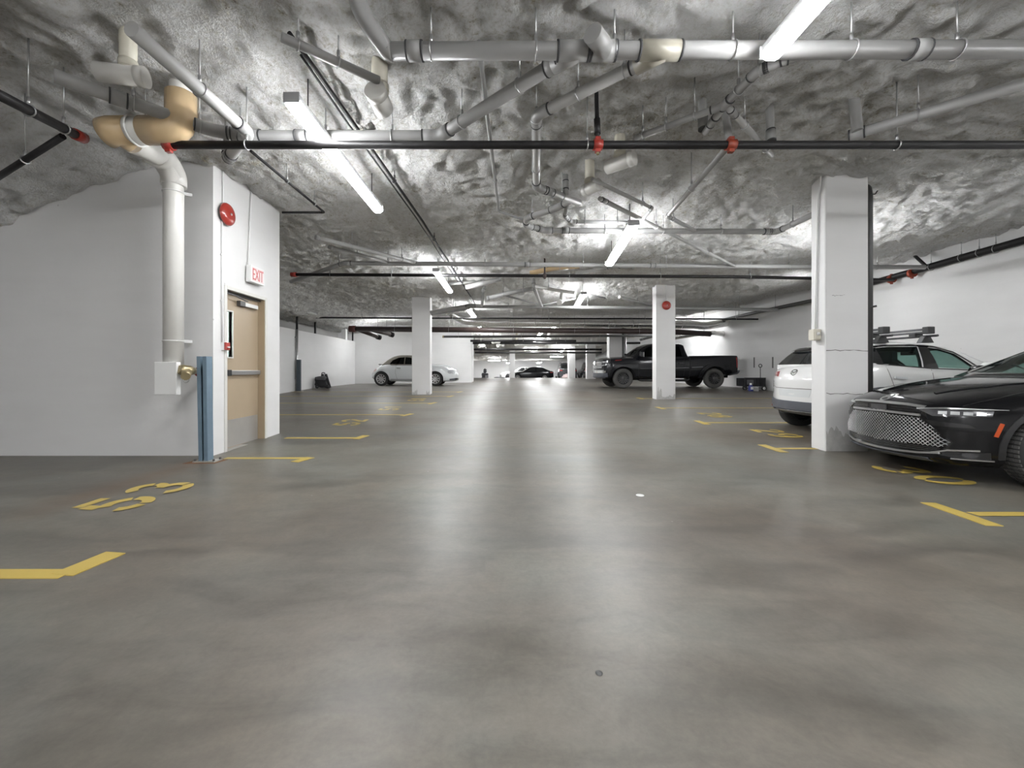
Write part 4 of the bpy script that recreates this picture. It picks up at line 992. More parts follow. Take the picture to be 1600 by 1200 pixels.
# ------------------------------------------------------------------ left far wall things
XW = -7.6
gq = G(467, 611.5)
pz = thing('steel_post', 'dark blue grey post standing by the far white wall', 'post', (gq.x, gq.y, gq.z))
MB().bx((gq.x - .07, gq.y - .05, gq.z), (gq.x + .07, gq.y + .05, P(0, 562, gq.y).z)).build('channel', 'dark_blue_steel', pz, bevel=0.01)
MB().bx((gq.x - .14, gq.y - .1, gq.z - .004), (gq.x + .14, gq.y + .1, gq.z + .012)).build('base_plate', 'steel_plate', pz)
a = PX(464, 610, XW + .05)
lp = thing('downpipe', 'thin grey downpipe on the far white wall beside the dark post', 'pipe', tuple(a))
MB().tube([(a.x, a.y, floor_z(a.y)), (a.x, a.y, 2.6)], 0.045, 10).build('pipe_run', 'galvanised', lp)
MB().tube([(a.x, a.y, 2.6), (a.x, a.y, ceil_z(a.x, a.y) + .1)], 0.04, 10).build('pipe_top', 'black_steel', lp)
for z in (0.75, 2.3): MB().box((XW + .02, a.y, z), (0.05, 0.16, 0.04)).build('strap', 'galvanised', lp)
for px, m, w, lb in ((492.5, 'black_steel', .032, 'thin black post standing on the wall ledge'), (538, 'white_enamel', .11, 'bright white post standing on the wall ledge'), (551, 'black_steel', .032, 'thin dark post at the end of the wall ledge')):
    a = PX(px, 520, XW - .04); q = thing('ledge_post', lb, 'post', (a.x, a.y, 2.59))
    MB().bx((a.x - w, a.y - w, 2.58), (a.x + w, a.y + w, ceil_z(a.x, a.y) + .15)).build('post_shaft', m, q)
    MB().bx((a.x - w * 1.5 + .0, a.y - w * 1.5, 2.585), (a.x + w * .9, a.y + w * 1.5, 2.61)).build('post_foot', m, q)

# dark bundle against the far white wall
gb = G(506, 606.5); bx_, by_ = gb.x, gb.y; s_ = by_ / FOC
bd = thing('folded_stroller', 'dark folded stroller bundle leaning by the far white wall', 'stroller', (bx_, by_, gb.z))
ZB = gb.z
r = random.Random(4)
def blob(c, d, m, name, parent, seed, tilt=0.0):
    bm = bmesh.new(); bmesh.ops.create_icosphere(bm, subdivisions=3, radius=1.0); rr = random.Random(seed)
    ph = [rr.uniform(0, 6) for _ in range(6)]
    for v in bm.verts:
        n = v.co.normalized(); k = 1 + 0.09 * math.sin(5 * n.x + ph[0]) + 0.08 * math.sin(6 * n.y + ph[1]) + 0.08 * math.sin(7 * n.z + ph[2])
        q = Vector((math.copysign(abs(n.x) ** .7, n.x), math.copysign(abs(n.y) ** .7, n.y), math.copysign(abs(n.z) ** .7, n.z))) * k
        v.co = Vector((q.x * d[0] / 2, q.y * d[1] / 2, q.z * d[2] / 2)); v.co.x += v.co.z * tilt
        v.co += Vector(c)
    me = bpy.data.meshes.new(name); off = Vector(root_of(parent)['_o'])
    for v in bm.verts: v.co -= off
    for f in bm.faces: f.smooth = True
    bm.to_mesh(me); bm.free(); me.materials.append(MATS[m]); o = bpy.data.objects.new(name, me); COL.objects.link(o); o.parent = parent; return o
blob((bx_ - .08, by_, ZB + .26), (.50, .42, .50), 'black_fabric', 'canopy_fabric', bd, 1)
blob((bx_ - .05, by_ - .12, ZB + .42), (.44, .25, .16), 'grey_fabric', 'seat_fabric', bd, 2)
for k in range(2): MB().bar((bx_ + .30 - k * .14, by_ - .1, ZB + .02), (bx_ + .10 - k * .14, by_ - .05, ZB + .58), 0.10, 0.05, up=(0, 1, 0)).build('frame_panel', 'black_plastic', bd, bevel=0.01)
MB().tube([(bx_ - .1, by_, ZB + .5), (bx_ - .08, by_, ZB + .64), (bx_ + .04, by_, ZB + .64), (bx_ + .05, by_, ZB + .5)], 0.02, 8).build('carry_handle', 'grey_fabric', bd)
for dx in (-.2, .22):
    MB().lathe((bx_ + dx, by_ - .2, ZB + .075), (0, 1, 0), [(.02, 0), (.075, 0), (.078, .015), (.075, .03), (.02, .03)], 16).build('stroller_wheel', 'black_plastic', bd)

# ------------------------------------------------------------------ folding wagon by the right wall
gw = G(1180, 610.5); wx, wy, wz = gw.x, gw.y, gw.z; k = wy / FOC
W = lambda px, py, d=0.0: Vector(((px - CX) * k, wy + d, EYE + (CY - py) * k))
wg = thing('folding_wagon', 'black folding wagon with upright loop handle by the white wall', 'wagon', (wx, wy, wz))
xa, xb, z0w, z1w = W(1163, 0).x, W(1196, 0).x, W(0, 603).z, W(0, 591).z
b = MB(); t = .025
b.bx((xa, wy, z0w), (xb, wy + t, z1w)); b.bx((xa, wy + .5, z0w), (xb, wy + .5 + t, z1w)); b.bx((xa, wy + t, z0w), (xa + t, wy + .5, z1w)); b.bx((xb - t, wy + t, z0w), (xb, wy + .5, z1w)); b.bx((xa, wy, z0w - .02), (xb, wy + .52, z0w))
b.build('basket', 'black_fabric', wg, bevel=0.006)
b = MB(); b.bx((xa + .1, wy - .02, z0w + .05), (xa + .34, wy, z1w - .06)); b.build('side_pocket', 'grey_fabric', wg)
b = MB()
for x in (xa + .01, xb - .01, (xa + xb) / 2):
    b.tube([(x, wy - .015, z0w - .1), (x, wy - .015, z1w + .02)], .014, 6)
b.tube([(xa, wy - .015, z1w + .01), (xb, wy - .015, z1w + .01)], .014, 6); b.tube([(xa, wy - .015, z0w - .08), (xb, wy - .015, z0w - .08)], .014, 6)
b.build('frame', 'black_plastic', wg)
for x in (W(1176, 0).x, W(1193.5, 0).x):
    for dy in (-.03, .47):
        wr = W(0, 609).z - wz + 0.04
        o = MB().lathe((x, wy + dy, wz + .088), (0, 1, 0), [(.03, 0), (.088, 0), (.09, .02), (.088, .045), (.03, .045)], 18).build('wheel', 'black_plastic', wg)
        MB().lathe((x, wy + dy - .004, wz + .088), (0, 1, 0), [(0, 0), (.055, 0), (.055, .052), (0, .052)], 14).build('wheel_hub', 'white_enamel', o)
hx = W(1187.5, 0).x
b = MB(); b.tube([(hx, wy - .02, z0w), (hx, wy - .02, W(0, 574).z)], .012, 8); b.build('handle_rod', 'black_plastic', wg)
MB().ring((hx, wy - .02, W(0, 571.5).z), (0, 1, 0), .06, .016, 16).build('handle_loop', 'black_plastic', wg)
jx_ = W(1168, 0).x; jg = thing('detergent_jug', 'blue and white jug standing before the black wagon', 'jug', (jx_, wy - .2, wz))
MB().lathe((jx_, wy - .2, floor_z(wy - .2)), (0, 0, 1), [(0, 0), (.075, 0), (.085, .03), (.085, .17), (.05, .22), (.03, .24)], 16).build('bottle_body', 'blue_plastic', jg)
MB().lathe((jx_ , wy - .2, floor_z(wy - .2)), (0, 0, 1), [(.034, .235), (.034, .30), (0, .30)], 12).build('bottle_cap', 'white_enamel', jg)
MB().bx((jx_ - .05, wy - .289, wz + .06), (jx_ + .05, wy - .28, wz + .16)).build('bottle_label', 'white_enamel', jg)
jt = thing('tote_box', 'small grey tote behind the jug under the wagon', 'box', (jx_ + .25, wy - .12, wz)); MB().bx((jx_ + .12, wy - .2, floor_z(wy - .1) ), (jx_ + .3, wy - .06, wz + .14)).build('tote_body', 'satin_silver', jt, bevel=.01); MB().bx((jx_ + .11, wy - .21, wz + .14), (jx_ + .31, wy - .05, wz + .16)).build('tote_lid', 'white_enamel', jt, bevel=.004)
# scuffs on the right wall behind the wagon
for px, py in ((1098, 567), (1178, 566), (1207, 566)):
    p = PX(px, py, 10.435); o = MB().bx((10.436, p.y - .05, p.z - .22), (10.4405, p.y + .03, p.z + .2)).build('scuff_mark', 'crack_dark', bpy.data.objects['wall_right'])
# dark heaps by the far wall
for px, py, y, d, lb in ((757.5, 589.5, 45.5, (.75, .6, .9), 'dark heap of bags against the far white wall'), (781, 590.5, 42.5, (1.3, .7, .42), 'low dark heap in front of the distant white car')):
    p = P(px, py, y); p.z = floor_z(y); q = thing('bag_heap', lb, 'bags', tuple(p))
    blob((p.x, p.y, p.z + d[2] * .42), d, 'black_fabric', 'bag', q, 5); blob((p.x + d[0] * .3, p.y - .2, p.z + d[2] * .3), (d[0] * .5, d[1] * .6, d[2] * .6), 'grey_fabric', 'bag', q, 6)
    if px < 770: blob((p.x + .02, p.y, p.z + 1.0), (.35, .35, .5), 'black_fabric', 'bag', q, 7)
p = P(885, 590, 40.5); p.z = floor_z(40.5); q = thing('pink_bag', 'pink bundle lying on the floor beside the distant suv', 'bag', tuple(p)); blob((p.x, p.y, p.z + .22), (.9, .5, .5), 'exit_face', 'bag_body', q, 9); MB().ring((p.x, p.y - .05, p.z + .44), (0, 1, 0), .14, .02, 14).build('bag_strap', 'exit_face', q)
# ------------------------------------------------------------------ vehicles
def curve(pts):                                           # monotone cubic through (x, value) points
    x = np.array([p[0] for p in pts], float); y = np.array([p[1] for p in pts], float)
    h = np.diff(x); d = np.diff(y) / h; m = np.zeros(len(x))
    for i in range(1, len(x) - 1):
        if d[i - 1] * d[i] > 0:
            w1, w2 = 2 * h[i] + h[i - 1], h[i] + 2 * h[i - 1]; m[i] = (w1 + w2) / (w1 / d[i - 1] + w2 / d[i])
    m[0], m[-1] = d[0], d[-1]
    def f(t):
        t = min(max(t, x[0]), x[-1]); i = min(int(np.searchsorted(x, t, 'right')) - 1, len(h) - 1); s = (t - x[i]) / h[i]
        return float((2*s**3 - 3*s**2 + 1) * y[i] + (s**3 - 2*s**2 + s) * h[i] * m[i] + (3*s**2 - 2*s**3) * y[i+1] + (s**3 - s**2) * h[i] * m[i+1])
    return f

def loft(xs_, section, bow, caps=True):
    """rings of a symmetric half section (bottom centre to top centre) along x, closed by bowed caps"""
    V, Fc = [], []; ring = None
    for x in xs_:
        half = section(x); pts = half + [(-y, z) for y, z in half[-2:0:-1]]
        ring = len(pts)
        for y, z in pts: V.append(Vector((bow(x, y), y, z)))
    n = len(xs_)
    for i in range(n - 1):
        for k in range(ring):
            k2 = (k + 1) % ring; Fc.append([i * ring + k, i * ring + k2, (i + 1) * ring + k2, (i + 1) * ring + k])
    for end, i in ((0, 0), (1, n - 1)):
        x = xs_[i]; half = section(x); pts = half + [(-y, z) for y, z in half[-2:0:-1]]
        zc_ = sum(p[1] for p in pts) / ring; prev = [i * ring + k for k in range(ring)]
        for s in (0.8, 0.6, 0.4, 0.2):
            cur = []
            for y, z in pts:
                yy, zz = y * s, zc_ + (z - zc_) * s; cur.append(len(V)); V.append(Vector((bow(x, yy), yy, zz)))
            for k in range(ring):
                k2 = (k + 1) % ring; q = [prev[k], prev[k2], cur[k2], cur[k]]
                Fc.append(q[::-1] if end == 0 else q)
            prev = cur
        Fc.append(prev if end == 0 else prev[::-1])
    return V, Fc
def mesh_from(V, Fc, name, m, smooth_=True):
    b = MB(); b.add(V, Fc, smooth_); me = b.mesh(name); me.materials.append(MATS[m]); return me
def boolean(me, cutters, inner):
    """subtract closed meshes from me; the cut faces take the material `inner`"""
    o = bpy.data.objects.new('cut_target', me); COL.objects.link(o); tmp = []
    if inner not in [mm.name for mm in me.materials]: me.materials.append(MATS[inner])
    for c in cutters:
        c.materials.clear(); c.materials.append(MATS[inner])
        q = bpy.data.objects.new('cutter', c); COL.objects.link(q); tmp.append(q)
        md = o.modifiers.new('cut', 'BOOLEAN'); md.operation = 'DIFFERENCE'; md.object = q; md.solver = 'EXACT'; md.material_mode = 'TRANSFER'
    dg = bpy.context.evaluated_depsgraph_get(); out = bpy.data.meshes.new_from_object(o.evaluated_get(dg))
    for q in tmp: bpy.data.objects.remove(q)
    bpy.data.objects.remove(o); return out
def smooth_by_angle(me, ang=0.7):
    bm = bmesh.new(); bm.from_mesh(me)
    for f in bm.faces: f.smooth = True
    for e in bm.edges: e.smooth = not (len(e.link_faces) == 2 and e.calc_face_angle(0) > ang)
    bm.to_mesh(me); bm.free()

class Car:
    def __init__(s, spec, root):
        s.sp, s.root = spec, root; s.W = spec['W']; s.L = spec['L']
        s.c = {k: curve(v) for k, v in spec['curves'].items()}
        W, L = s.W, s.L; kf, kt = spec.get('bow', (0.25, 0.15)); c = s.c; r0, r1 = spec.get('bowlen', (0.30, 0.25))
        def bow(x, y):
            q = (abs(y) / W) ** 2.2
            return x + kf * q * max(0, 1 - x / (r0 * L)) - kt * q * max(0, 1 - (L - x) / (r1 * L))
        def section(x):
            w, zl, zb, zt = c['w'](x), c['zl'](x), c['zb'](x), c['zt'](x); h = zb - zl; cr = max(zt - zb, 0.004); tk = spec.get('tuck', 0.94)
            return [(0, zl), (w * .55, zl), (w * .84, zl + .01), (w * .95, zl + .10 * h), (w * .985, zl + .28 * h), (w, zl + .50 * h), (w * .992, zl + .70 * h), (w * .972, zl + .86 * h),
                    (w * (tk + .012), zl + .95 * h), (w * tk - .012, zb), (w * .84, zb + .28 * cr), (w * .64, zb + .62 * cr), (w * .36, zb + .90 * cr), (0, zt)]
        n = spec.get('n', 60); t = np.linspace(0, 1, n); u = 0.5 - 0.5 * np.cos(PI * t); st = L * (0.55 * u + 0.45 * t)
        V, Fc = loft(list(st), section, bow); s.bow = bow
        body = mesh_from(V, Fc, 'body', spec['paint'])
        s.bvh_body = BVHTree.FromPolygons(V, Fc)
        cutters = []
        s.axles, s.R = spec['axles'], spec['R']
        for ax in s.axles:
            for sd in (-1, 1):
                b = MB(); y0, y1 = sd * (W - .34), sd * (W + .3); b.tube([(ax, y0, s.R), (ax, y1, s.R)], spec.get('Ra', s.R * 1.16), 36)
                cutters.append(b.mesh('cut'))
        cab = None
        if 'cab' in spec:
            g = spec['cab']; gc = {k: curve(v) for k, v in g['curves'].items()}; s.gc = gc
            bw = g.get('bow', (0.12, 0.10))
            def cab_loft(ins, drop, x0, x1, nn=44):
                def gb(x, y):
                    q = (abs(y) / W) ** 2; return x + bw[0] * q * max(0, 1 - (x - g['x0']) / 1.0) - bw[1] * q * max(0, 1 - (g['x1'] - x) / 1.0)
                def gs(x):
                    zb, zt, wb, wr = gc['zb'](x), gc['zt'](x) - ins, gc['wb'](x) - ins, gc['wr'](x) - ins
                    h = max(zt - zb, .012); a = min(1.0, h / 0.30); wr = wb + (wr - wb) * min(1, h / .40); e = min(.07, h * .3)
                    return [(0, zb - drop), (wb * .6, zb - drop), (wb, zb - drop), (wb, zb), (wb + (wr - wb) * .30 + .006, zb + (h - e) * .33), (wb + (wr - wb) * .64 + .006, zb + (h - e) * .66),
                            (wr, zb + h - e), (wr - .045 * a, zb + h - e * .35), (wr - .14 * a, zb + h - e * .02), (wr * .55, zb + h + .02 * a), (0, zb + h + .035 * a)]
                return loft(list(np.linspace(x0, x1, nn)), gs, gb)
            V, Fc = cab_loft(0, g.get('drop', .06), g['x0'], g['x1']); s.bvh_cab = BVHTree.FromPolygons(V, Fc)
            cab = mesh_from(V, Fc, 'cabin', g.get('paint', spec['paint']))
            if g.get('hollow'):
                cav = [mesh_from(*cab_loft(.05, .42, g['x0'] + .10, g['x1'] - .12, 24), 'cut', 'interior_dark')]
                cutters.append(cav[0].copy())
                for poly in g.get('side', []):
                    cav.append(MB().prism(poly, (0, -2, 0), (1, 0, 0), (0, 0, 1), (0, 1, 0), 4).mesh('cut'))
                for poly in g.get('front', []):
                    cav.append(MB().prism(poly, (g['x0'] - .6, 0, 0), (0, 1, 0), (0, 0, 1), (1, 0, 0), g.get('front_depth', 1.7)).mesh('cut'))
                for poly in g.get('back', []):
                    cav.append(MB().prism(poly, (g['x1'] + .6, 0, 0), (0, 1, 0), (0, 0, 1), (-1, 0, 0), g.get('back_depth', 1.5)).mesh('cut'))
                cab = boolean(cab, cav, 'interior_dark')
            smooth_by_angle(cab, .6); s.add_mesh('cabin', cab)
        body = boolean(body, cutters, 'interior_dark'); smooth_by_angle(body, .6); s.body = s.add_mesh('body', body)
        if cab is not None and 'cab' in spec:
            gl = spec['cab'].get('glass', 'clear_glass'); g = spec['cab']; off = -0.012 if g.get('hollow') else 0.004
            for poly in g.get('side', []):
                s.side(poly, 'side_window', gl, on='cab', off=off, th=.006, both=True)
            for poly in g.get('front', []): s.front(poly, 'windshield', gl, on='cab', off=off, th=.006)
            for poly in g.get('back', []): s.rear(poly, 'rear_window', g.get('back_glass', gl), on='cab', off=off, th=.006)
    def add_mesh(s, name, me, parent=None):
        me.name = name; o = bpy.data.objects.new(name, me); COL.objects.link(o); o.parent = parent or s.root; return o
    def decal(s, poly, o, u, v, d, name, m, on='body', off=.004, th=.01, step=.06, parent=None, label=None, max_depth=None):
        o, u, v, d = Vector(o), Vector(u).normalized(), Vector(v).normalized(), Vector(d).normalized()
        bvhs = {'body': [s.bvh_body], 'cab': [getattr(s, 'bvh_cab', None)], 'all': [s.bvh_body, getattr(s, 'bvh_cab', s.bvh_body)]}[on]
        bm = bmesh.new(); vs = [bm.verts.new((p[0], p[1], 0)) for p in poly]; bm.faces.new(vs)
        for ax in (0, 1):
            lo, hi = min(p[ax] for p in poly), max(p[ax] for p in poly); k = int((hi - lo) / step)
            for i in range(1, k + 1):
                co = Vector((0, 0, 0)); co[ax] = lo + (hi - lo) * i / (k + 1); no = Vector((0, 0, 0)); no[ax] = 1
                bmesh.ops.bisect_plane(bm, geom=bm.verts[:] + bm.edges[:] + bm.faces[:], plane_co=co, plane_no=no)
        bmesh.ops.triangulate(bm, faces=[f for f in bm.faces if len(f.verts) > 4])
        hits = {}
        for w in bm.verts:
            st = o + u * w.co.x + v * w.co.y; best = None
            for b in bvhs:
                h = b.ray_cast(st - d * 6, d)
                if h[0] is not None and (best is None or h[3] < best): best = h[3]
            if best is not None and max_depth is not None and best - 6 > max_depth: best = None
            hits[w] = best
        known = [(w.co.copy(), h) for w, h in hits.items() if h is not None]
        if not known: bm.free(); return None
        for w, h in list(hits.items()):
            if h is None: hits[w] = min(known, key=lambda q: (q[0] - w.co).length)[1]
        bmesh.ops.recalc_face_normals(bm, faces=bm.faces)
        V, n = [], {}
        for i, w in enumerate(bm.verts):
            n[w] = i; V.append(o + u * w.co.x + v * w.co.y + d * (hits[w] - 6 - off))
        N = len(V); V2 = [p + d * th for p in V]; Fc = [[n[w] for w in f.verts] for f in bm.faces]
        Fb = [[i + N for i in reversed(f)] for f in Fc]; Fs = []
        for e in bm.edges:
            if len(e.link_faces) == 1: a, b = n[e.verts[0]], n[e.verts[1]]; Fs.append([a, b, b + N, a + N])
        bm.free(); q = MB(); q.add(V + V2, Fc + Fb + Fs, False)
        me = q.mesh(name); smooth_by_angle(me, .5); me.materials.append(MATS[m])
        ob = s.add_mesh(name, me, parent)
        if label: ob['label'] = label
        return ob
    def side(s, poly, name, m, both=False, sd=-1, **k):
        r = None
        for q in ((-1, 1) if both else (sd,)):
            r = s.decal(poly, (0, 0, 0), (1, 0, 0), (0, 0, 1), (0, -q, 0), name, m, **k)
        return r
    def front(s, poly, name, m, **k): return s.decal(poly, (0, 0, 0), (0, 1, 0), (0, 0, 1), (1, 0, 0), name, m, **k)
    def rear(s, poly, name, m, **k): return s.decal(poly, (0, 0, 0), (0, 1, 0), (0, 0, 1), (-1, 0, 0), name, m, **k)
    def top(s, poly, name, m, **k): return s.decal(poly, (0, 0, 0), (1, 0, 0), (0, 1, 0), (0, 0, -1), name, m, **k)
    def wheels(s, style, rim='alloy', spokes=10, tyre='tyre', rimr=.66, inset=0.015, sides=(-1, 1), steer=0.0):
        for i, ax in enumerate(s.axles):
            for sd in sides:
                R = s.R; wid = .21; c = Vector((ax, sd * (s.W - inset), R)); st = steer if i == 0 else 0.0
                a = Vector((math.sin(st) * sd, sd * math.cos(st), 0)); inn = c - a * wid
                t = MB(); t.lathe(inn, a, [(R * rimr, 0), (R * .93, .0), (R * .985, .02), (R, .05), (R, wid - .05), (R * .985, wid - .02), (R * .93, wid), (R * rimr, wid - .005), (R * rimr, 0)], 40)
                w = t.build('wheel', tyre, s.root)
                if style.get('tread'):
                    b = MB(); e = a.cross(Vector((0, 0, 1))).normalized()
                    for k in range(54):
                        an = 2 * PI * k / 54; dr = e * math.cos(an) + Vector((0, 0, 1)) * math.sin(an); tg = -e * math.sin(an) + Vector((0, 0, 1)) * math.cos(an)
                        mm = Matrix((tg, a, dr)).transposed()
                        for q in (-.075, -.025, .025, .075): b.box(inn + a * (wid / 2 + q) + dr * (R - .0), (.026, .040, .012), mm)
                    b.build('tyre_tread', 'tyre_dusty', w, kind='stuff')
                b = MB(); b.lathe(inn, a, [(R * rimr, .03), (R * rimr, wid - .004), (R * (rimr - .06), wid - .004), (R * (rimr - .09), wid - .03), (R * (rimr - .10), .05)], 36)
                rm = b.build('rim', rim, w)
                b = MB(); b.lathe(inn, a, [(0, wid * .55), (R * (rimr - .03), wid * .55)], 24); b.build('rim_well', 'black_plastic', w)
                b = MB(); e = a.cross(Vector((0, 0, 1))).normalized()
                for k in range(spokes):
                    an = 2 * PI * k / spokes + .2; dr = e * math.cos(an) + Vector((0, 0, 1)) * math.sin(an); tg = -e * math.sin(an) + Vector((0, 0, 1)) * math.cos(an)
                    p0 = inn + a * (wid - .045) + dr * R * .10; p1 = inn + a * (wid - .015) + dr * R * (rimr - .05); w0, w1 = style.get('sw', (.05, .035))
                    b.add([p0 - tg * w0 / 2, p0 + tg * w0 / 2, p1 + tg * w1 / 2, p1 - tg * w1 / 2] + [p - a * .035 for p in (p0 - tg * w0 / 2, p0 + tg * w0 / 2, p1 + tg * w1 / 2, p1 - tg * w1 / 2)],
                          [(0, 1, 2, 3), (7, 6, 5, 4), (0, 4, 5, 1), (1, 5, 6, 2), (2, 6, 7, 3), (3, 7, 4, 0)])
                b.lathe(inn, a, [(R * .17, wid - .07), (R * .17, wid - .03), (R * .12, wid - .018), (0, wid - .016)], 16)
                b.build('spokes', style.get('face', rim), w)
def ribbon(pts, w):
    pts = [Vector(p) for p in pts]; L, R = [], []
    for i, p in enumerate(pts):
        d = (pts[min(i + 1, len(pts) - 1)] - pts[max(i - 1, 0)]).normalized(); q = Vector((-d.y, d.x)) * (w if not isinstance(w, (list, tuple)) else w[i]) / 2
        L.append(tuple(p + q)); R.append(tuple(p - q))
    return L + R[::-1]
def rect(a, b, c, d): return [(a, b), (c, b), (c, d), (a, d)]
def ellipse(cx, cy, rx, ry, n=18): return [(cx + rx * math.cos(2 * PI * i / n), cy + ry * math.sin(2 * PI * i / n)) for i in range(n)]
def ring_decal(fn, cx, cy, rx, ry, w, name, m, **k):
    a = [(cx + rx * math.cos(t), cy + ry * math.sin(t)) for t in np.linspace(0.02, 2 * PI - .02, 25)]
    return fn(ribbon(a, w), name, m, **k)
def seats(root, xs_, ys_, z0, zh, m='interior_dark'):
    for x in xs_:
        for y in ys_:
            b = MB(); b.box((x, y, z0 + (zh - z0) * .30), (.14, .46, (zh - z0) * .60)); o = b.build('seat', m, root, bevel=.04)
            b = MB(); b.box((x + .03, y, zh - .085), (.10, .26, .17)); b.tube([(x + .03, y - .05, zh - .3), (x + .03, y - .05, zh - .1)], .01, 6); b.build('headrest', m, o, bevel=.035)
def place_car(name, label, cat, x, y, rotz, group=None):
    z = floor_z(y); r = thing(name, label, cat, (x, y, z), group, rotz=rotz); return r

# ---------- black sedan at the front right
def black_sedan():
    yaw = -0.075
    root = place_car('sedan', 'glossy black sedan with wide mesh grille parked beside the wide column', 'car', 4.25, 4.56, yaw)
    sp = dict(L=4.60, W=.895, R=.352, Ra=.405, axles=(.86, 3.60), paint='black_paint', bow=(.30, .2), bowlen=(.26, .2), n=70, tuck=.93, curves=dict(
        w=[(0, .58), (.10, .68), (.30, .80), (.60, .875), (.9, .895), (3.8, .895), (4.6, .76)],
        zl=[(0, .20), (.12, .165), (.5, .17), (1.0, .20), (3.6, .20), (4.3, .26), (4.6, .42)],
        zb=[(0, .69), (.06, .725), (.20, .765), (.55, .85), (1.0, .915), (1.6, .965), (2.6, .99), (3.8, 1.0), (4.4, .98), (4.6, .90)],
        zt=[(0, .735), (.06, .775), (.20, .835), (.55, .925), (1.0, .99), (1.5, 1.035), (2.4, 1.05), (3.8, 1.06), (4.4, 1.04), (4.6, .96)]),
        cab=dict(x0=1.30, x1=4.15, hollow=True, bow=(.30, .2), glass='clear_glass', front_depth=1.95, curves=dict(
            zb=[(1.30, 1.0), (2.2, 1.0), (4.15, 1.02)], zt=[(1.30, 1.015), (1.7, 1.16), (2.15, 1.36), (2.55, 1.48), (2.95, 1.525), (3.4, 1.50), (3.9, 1.25), (4.15, 1.05)],
            wb=[(1.30, .80), (2.2, .825), (3.4, .82), (4.15, .74)], wr=[(1.30, .70), (2.2, .60), (3.2, .60), (4.15, .62)]),
            front=[[(-.66, 1.06), (.66, 1.06), (.56, 1.40), (.3, 1.425), (-.3, 1.425), (-.56, 1.40)]],
            side=[[(2.02, 1.05), (2.62, 1.05), (2.62, 1.38), (2.45, 1.36)], [(2.72, 1.05), (3.4, 1.05), (3.55, 1.25), (3.2, 1.37), (2.72, 1.39)]]))
    c = Car(sp, root); c.wheels(dict(tread=True, sw=(.06, .05)), 'dark_alloy', 5, tyre='tyre', steer=0.10)
    F = c.front
    # hood cut line and slim chrome strip
    F([(-.44, .715), (-.28, .728), (0, .733), (.28, .728), (.44, .715), (.44, .735), (.28, .750), (0, .757), (-.28, .750), (-.44, .735)], 'hood_strip', 'satin_silver', off=.012, th=.03)
    F([(-.42, .655), (0, .665), (.42, .655), (.43, .712), (0, .730), (-.43, .712)], 'upper_grille', 'gloss_black', off=.004, th=.02)
    for z in (.674, .694): F(ribbon([(-.40, z), (-.15, z + .004)], .007), 'grille_slat', 'dark_alloy', off=.012, th=.012); F(ribbon([(.15, z + .004), (.40, z)], .007), 'grille_slat', 'dark_alloy', off=.012, th=.012)
    F(rect(-.10, .652, .10, .716), 'sensor_panel', 'lamp_smoke', off=.014, th=.02)
    F(ribbon([(-.42, .638), (0, .648), (.42, .638)], .022), 'grille_bar', 'satin_silver', off=.014, th=.02)
    gp_ = [(-.42, .615), (0, .628), (.42, .615), (.52, .53), (.62, .40), (.60, .345), (0, .325), (-.60, .345), (-.62, .40), (-.52, .53)]
    grille = F(gp_, 'grille', 'gloss_black', off=.003, th=.02)
    def inside(y, z):
        r = False; n = len(gp_); j = n - 1
        for i in range(n):
            if (gp_[i][1] > z) != (gp_[j][1] > z) and y < (gp_[j][0] - gp_[i][0]) * (z - gp_[i][1]) / (gp_[j][1] - gp_[i][1]) + gp_[i][0]: r = not r
            j = i
        return r
    mesh_b = MB()                                          # the diamond mesh, thin bars standing proud of the grille
    for k in range(-46, 47):
        for s in (-1, 1):
            pts = []
            for i in range(41):
                z = .31 + .34 * i / 40; y = k * .036 + s * (z - .47) * 1.0
                if inside(y, z): pts.append((y, z))
                elif pts: break
            if len(pts) < 3: continue
            P3 = []
            for y, z in pts[::3] + [pts[-1]]:
                h = c.bvh_body.ray_cast(Vector((-5, y, z)), Vector((1, 0, 0)))
                if h[0] is not None: P3.append(h[0] + Vector((-.016, 0, 0)))
            if len(P3) > 1: mesh_b.tube(P3, .0034, 4, bend=0, caps=False)
    mesh_b.build('grille_mesh', 'satin_silver', grille, kind='stuff', label='diamond pattern grille mesh')
    for z in (.318, .300, .282): F(ribbon([(-.60, z + .012), (0, z - .004), (.60, z + .012)], .006), 'grille_slat', 'dark_alloy', off=.010, th=.014)
    F([(-.60, .335), (0, .318), (.60, .335), (.60, .285), (0, .262), (-.60, .285)], 'lower_grille', 'gloss_black', off=.002, th=.01)
    F(ribbon([(-.56, .285), (-.4, .258), (-.2, .243), (0, .240), (.2, .243), (.4, .258), (.60, .30)], .018), 'chrome_trim', 'satin_silver', off=.02, th=.02)
    F(ribbon([(-.48, .205), (-.3, .195), (0, .187), (.3, .195), (.48, .205)], .036), 'splitter', 'bumper_grey', off=.03, th=.05)
    for sd in (-1, 1):
        u2, d2 = (.60, sd * .80, 0), (.80, -sd * .60, 0)
        K = lambda poly, name, m, **k: c.decal(poly, (0, 0, 0), u2, (0, 0, 1), d2, name, m, **k)
        hl = K([(.34, .702), (.84, .712), (.83, .660), (.46, .640)], 'headlight', 'lamp_smoke', off=.006, th=.02)
        for q in range(4):
            a0 = .50 + q * .080; K(rect(a0, .664, a0 + .058, .694), 'headlight_cell', 'lamp_clear', off=.012, th=.01, parent=hl)
        K(ribbon([(.34, .706), (.55, .722), (.92, .724)], [.012, .016, .004]), 'light_strip', 'satin_silver', off=.012, th=.015)
        K([(.50, .315), (.66, .31), (.82, .325), (.82, .255), (.62, .25), (.50, .265)], 'fog_pocket', 'black_plastic', off=.004, th=.02)
        K(ellipse(.70, .284, .050, .026), 'fog_lamp', 'lamp_smoke', off=.012, th=.015)
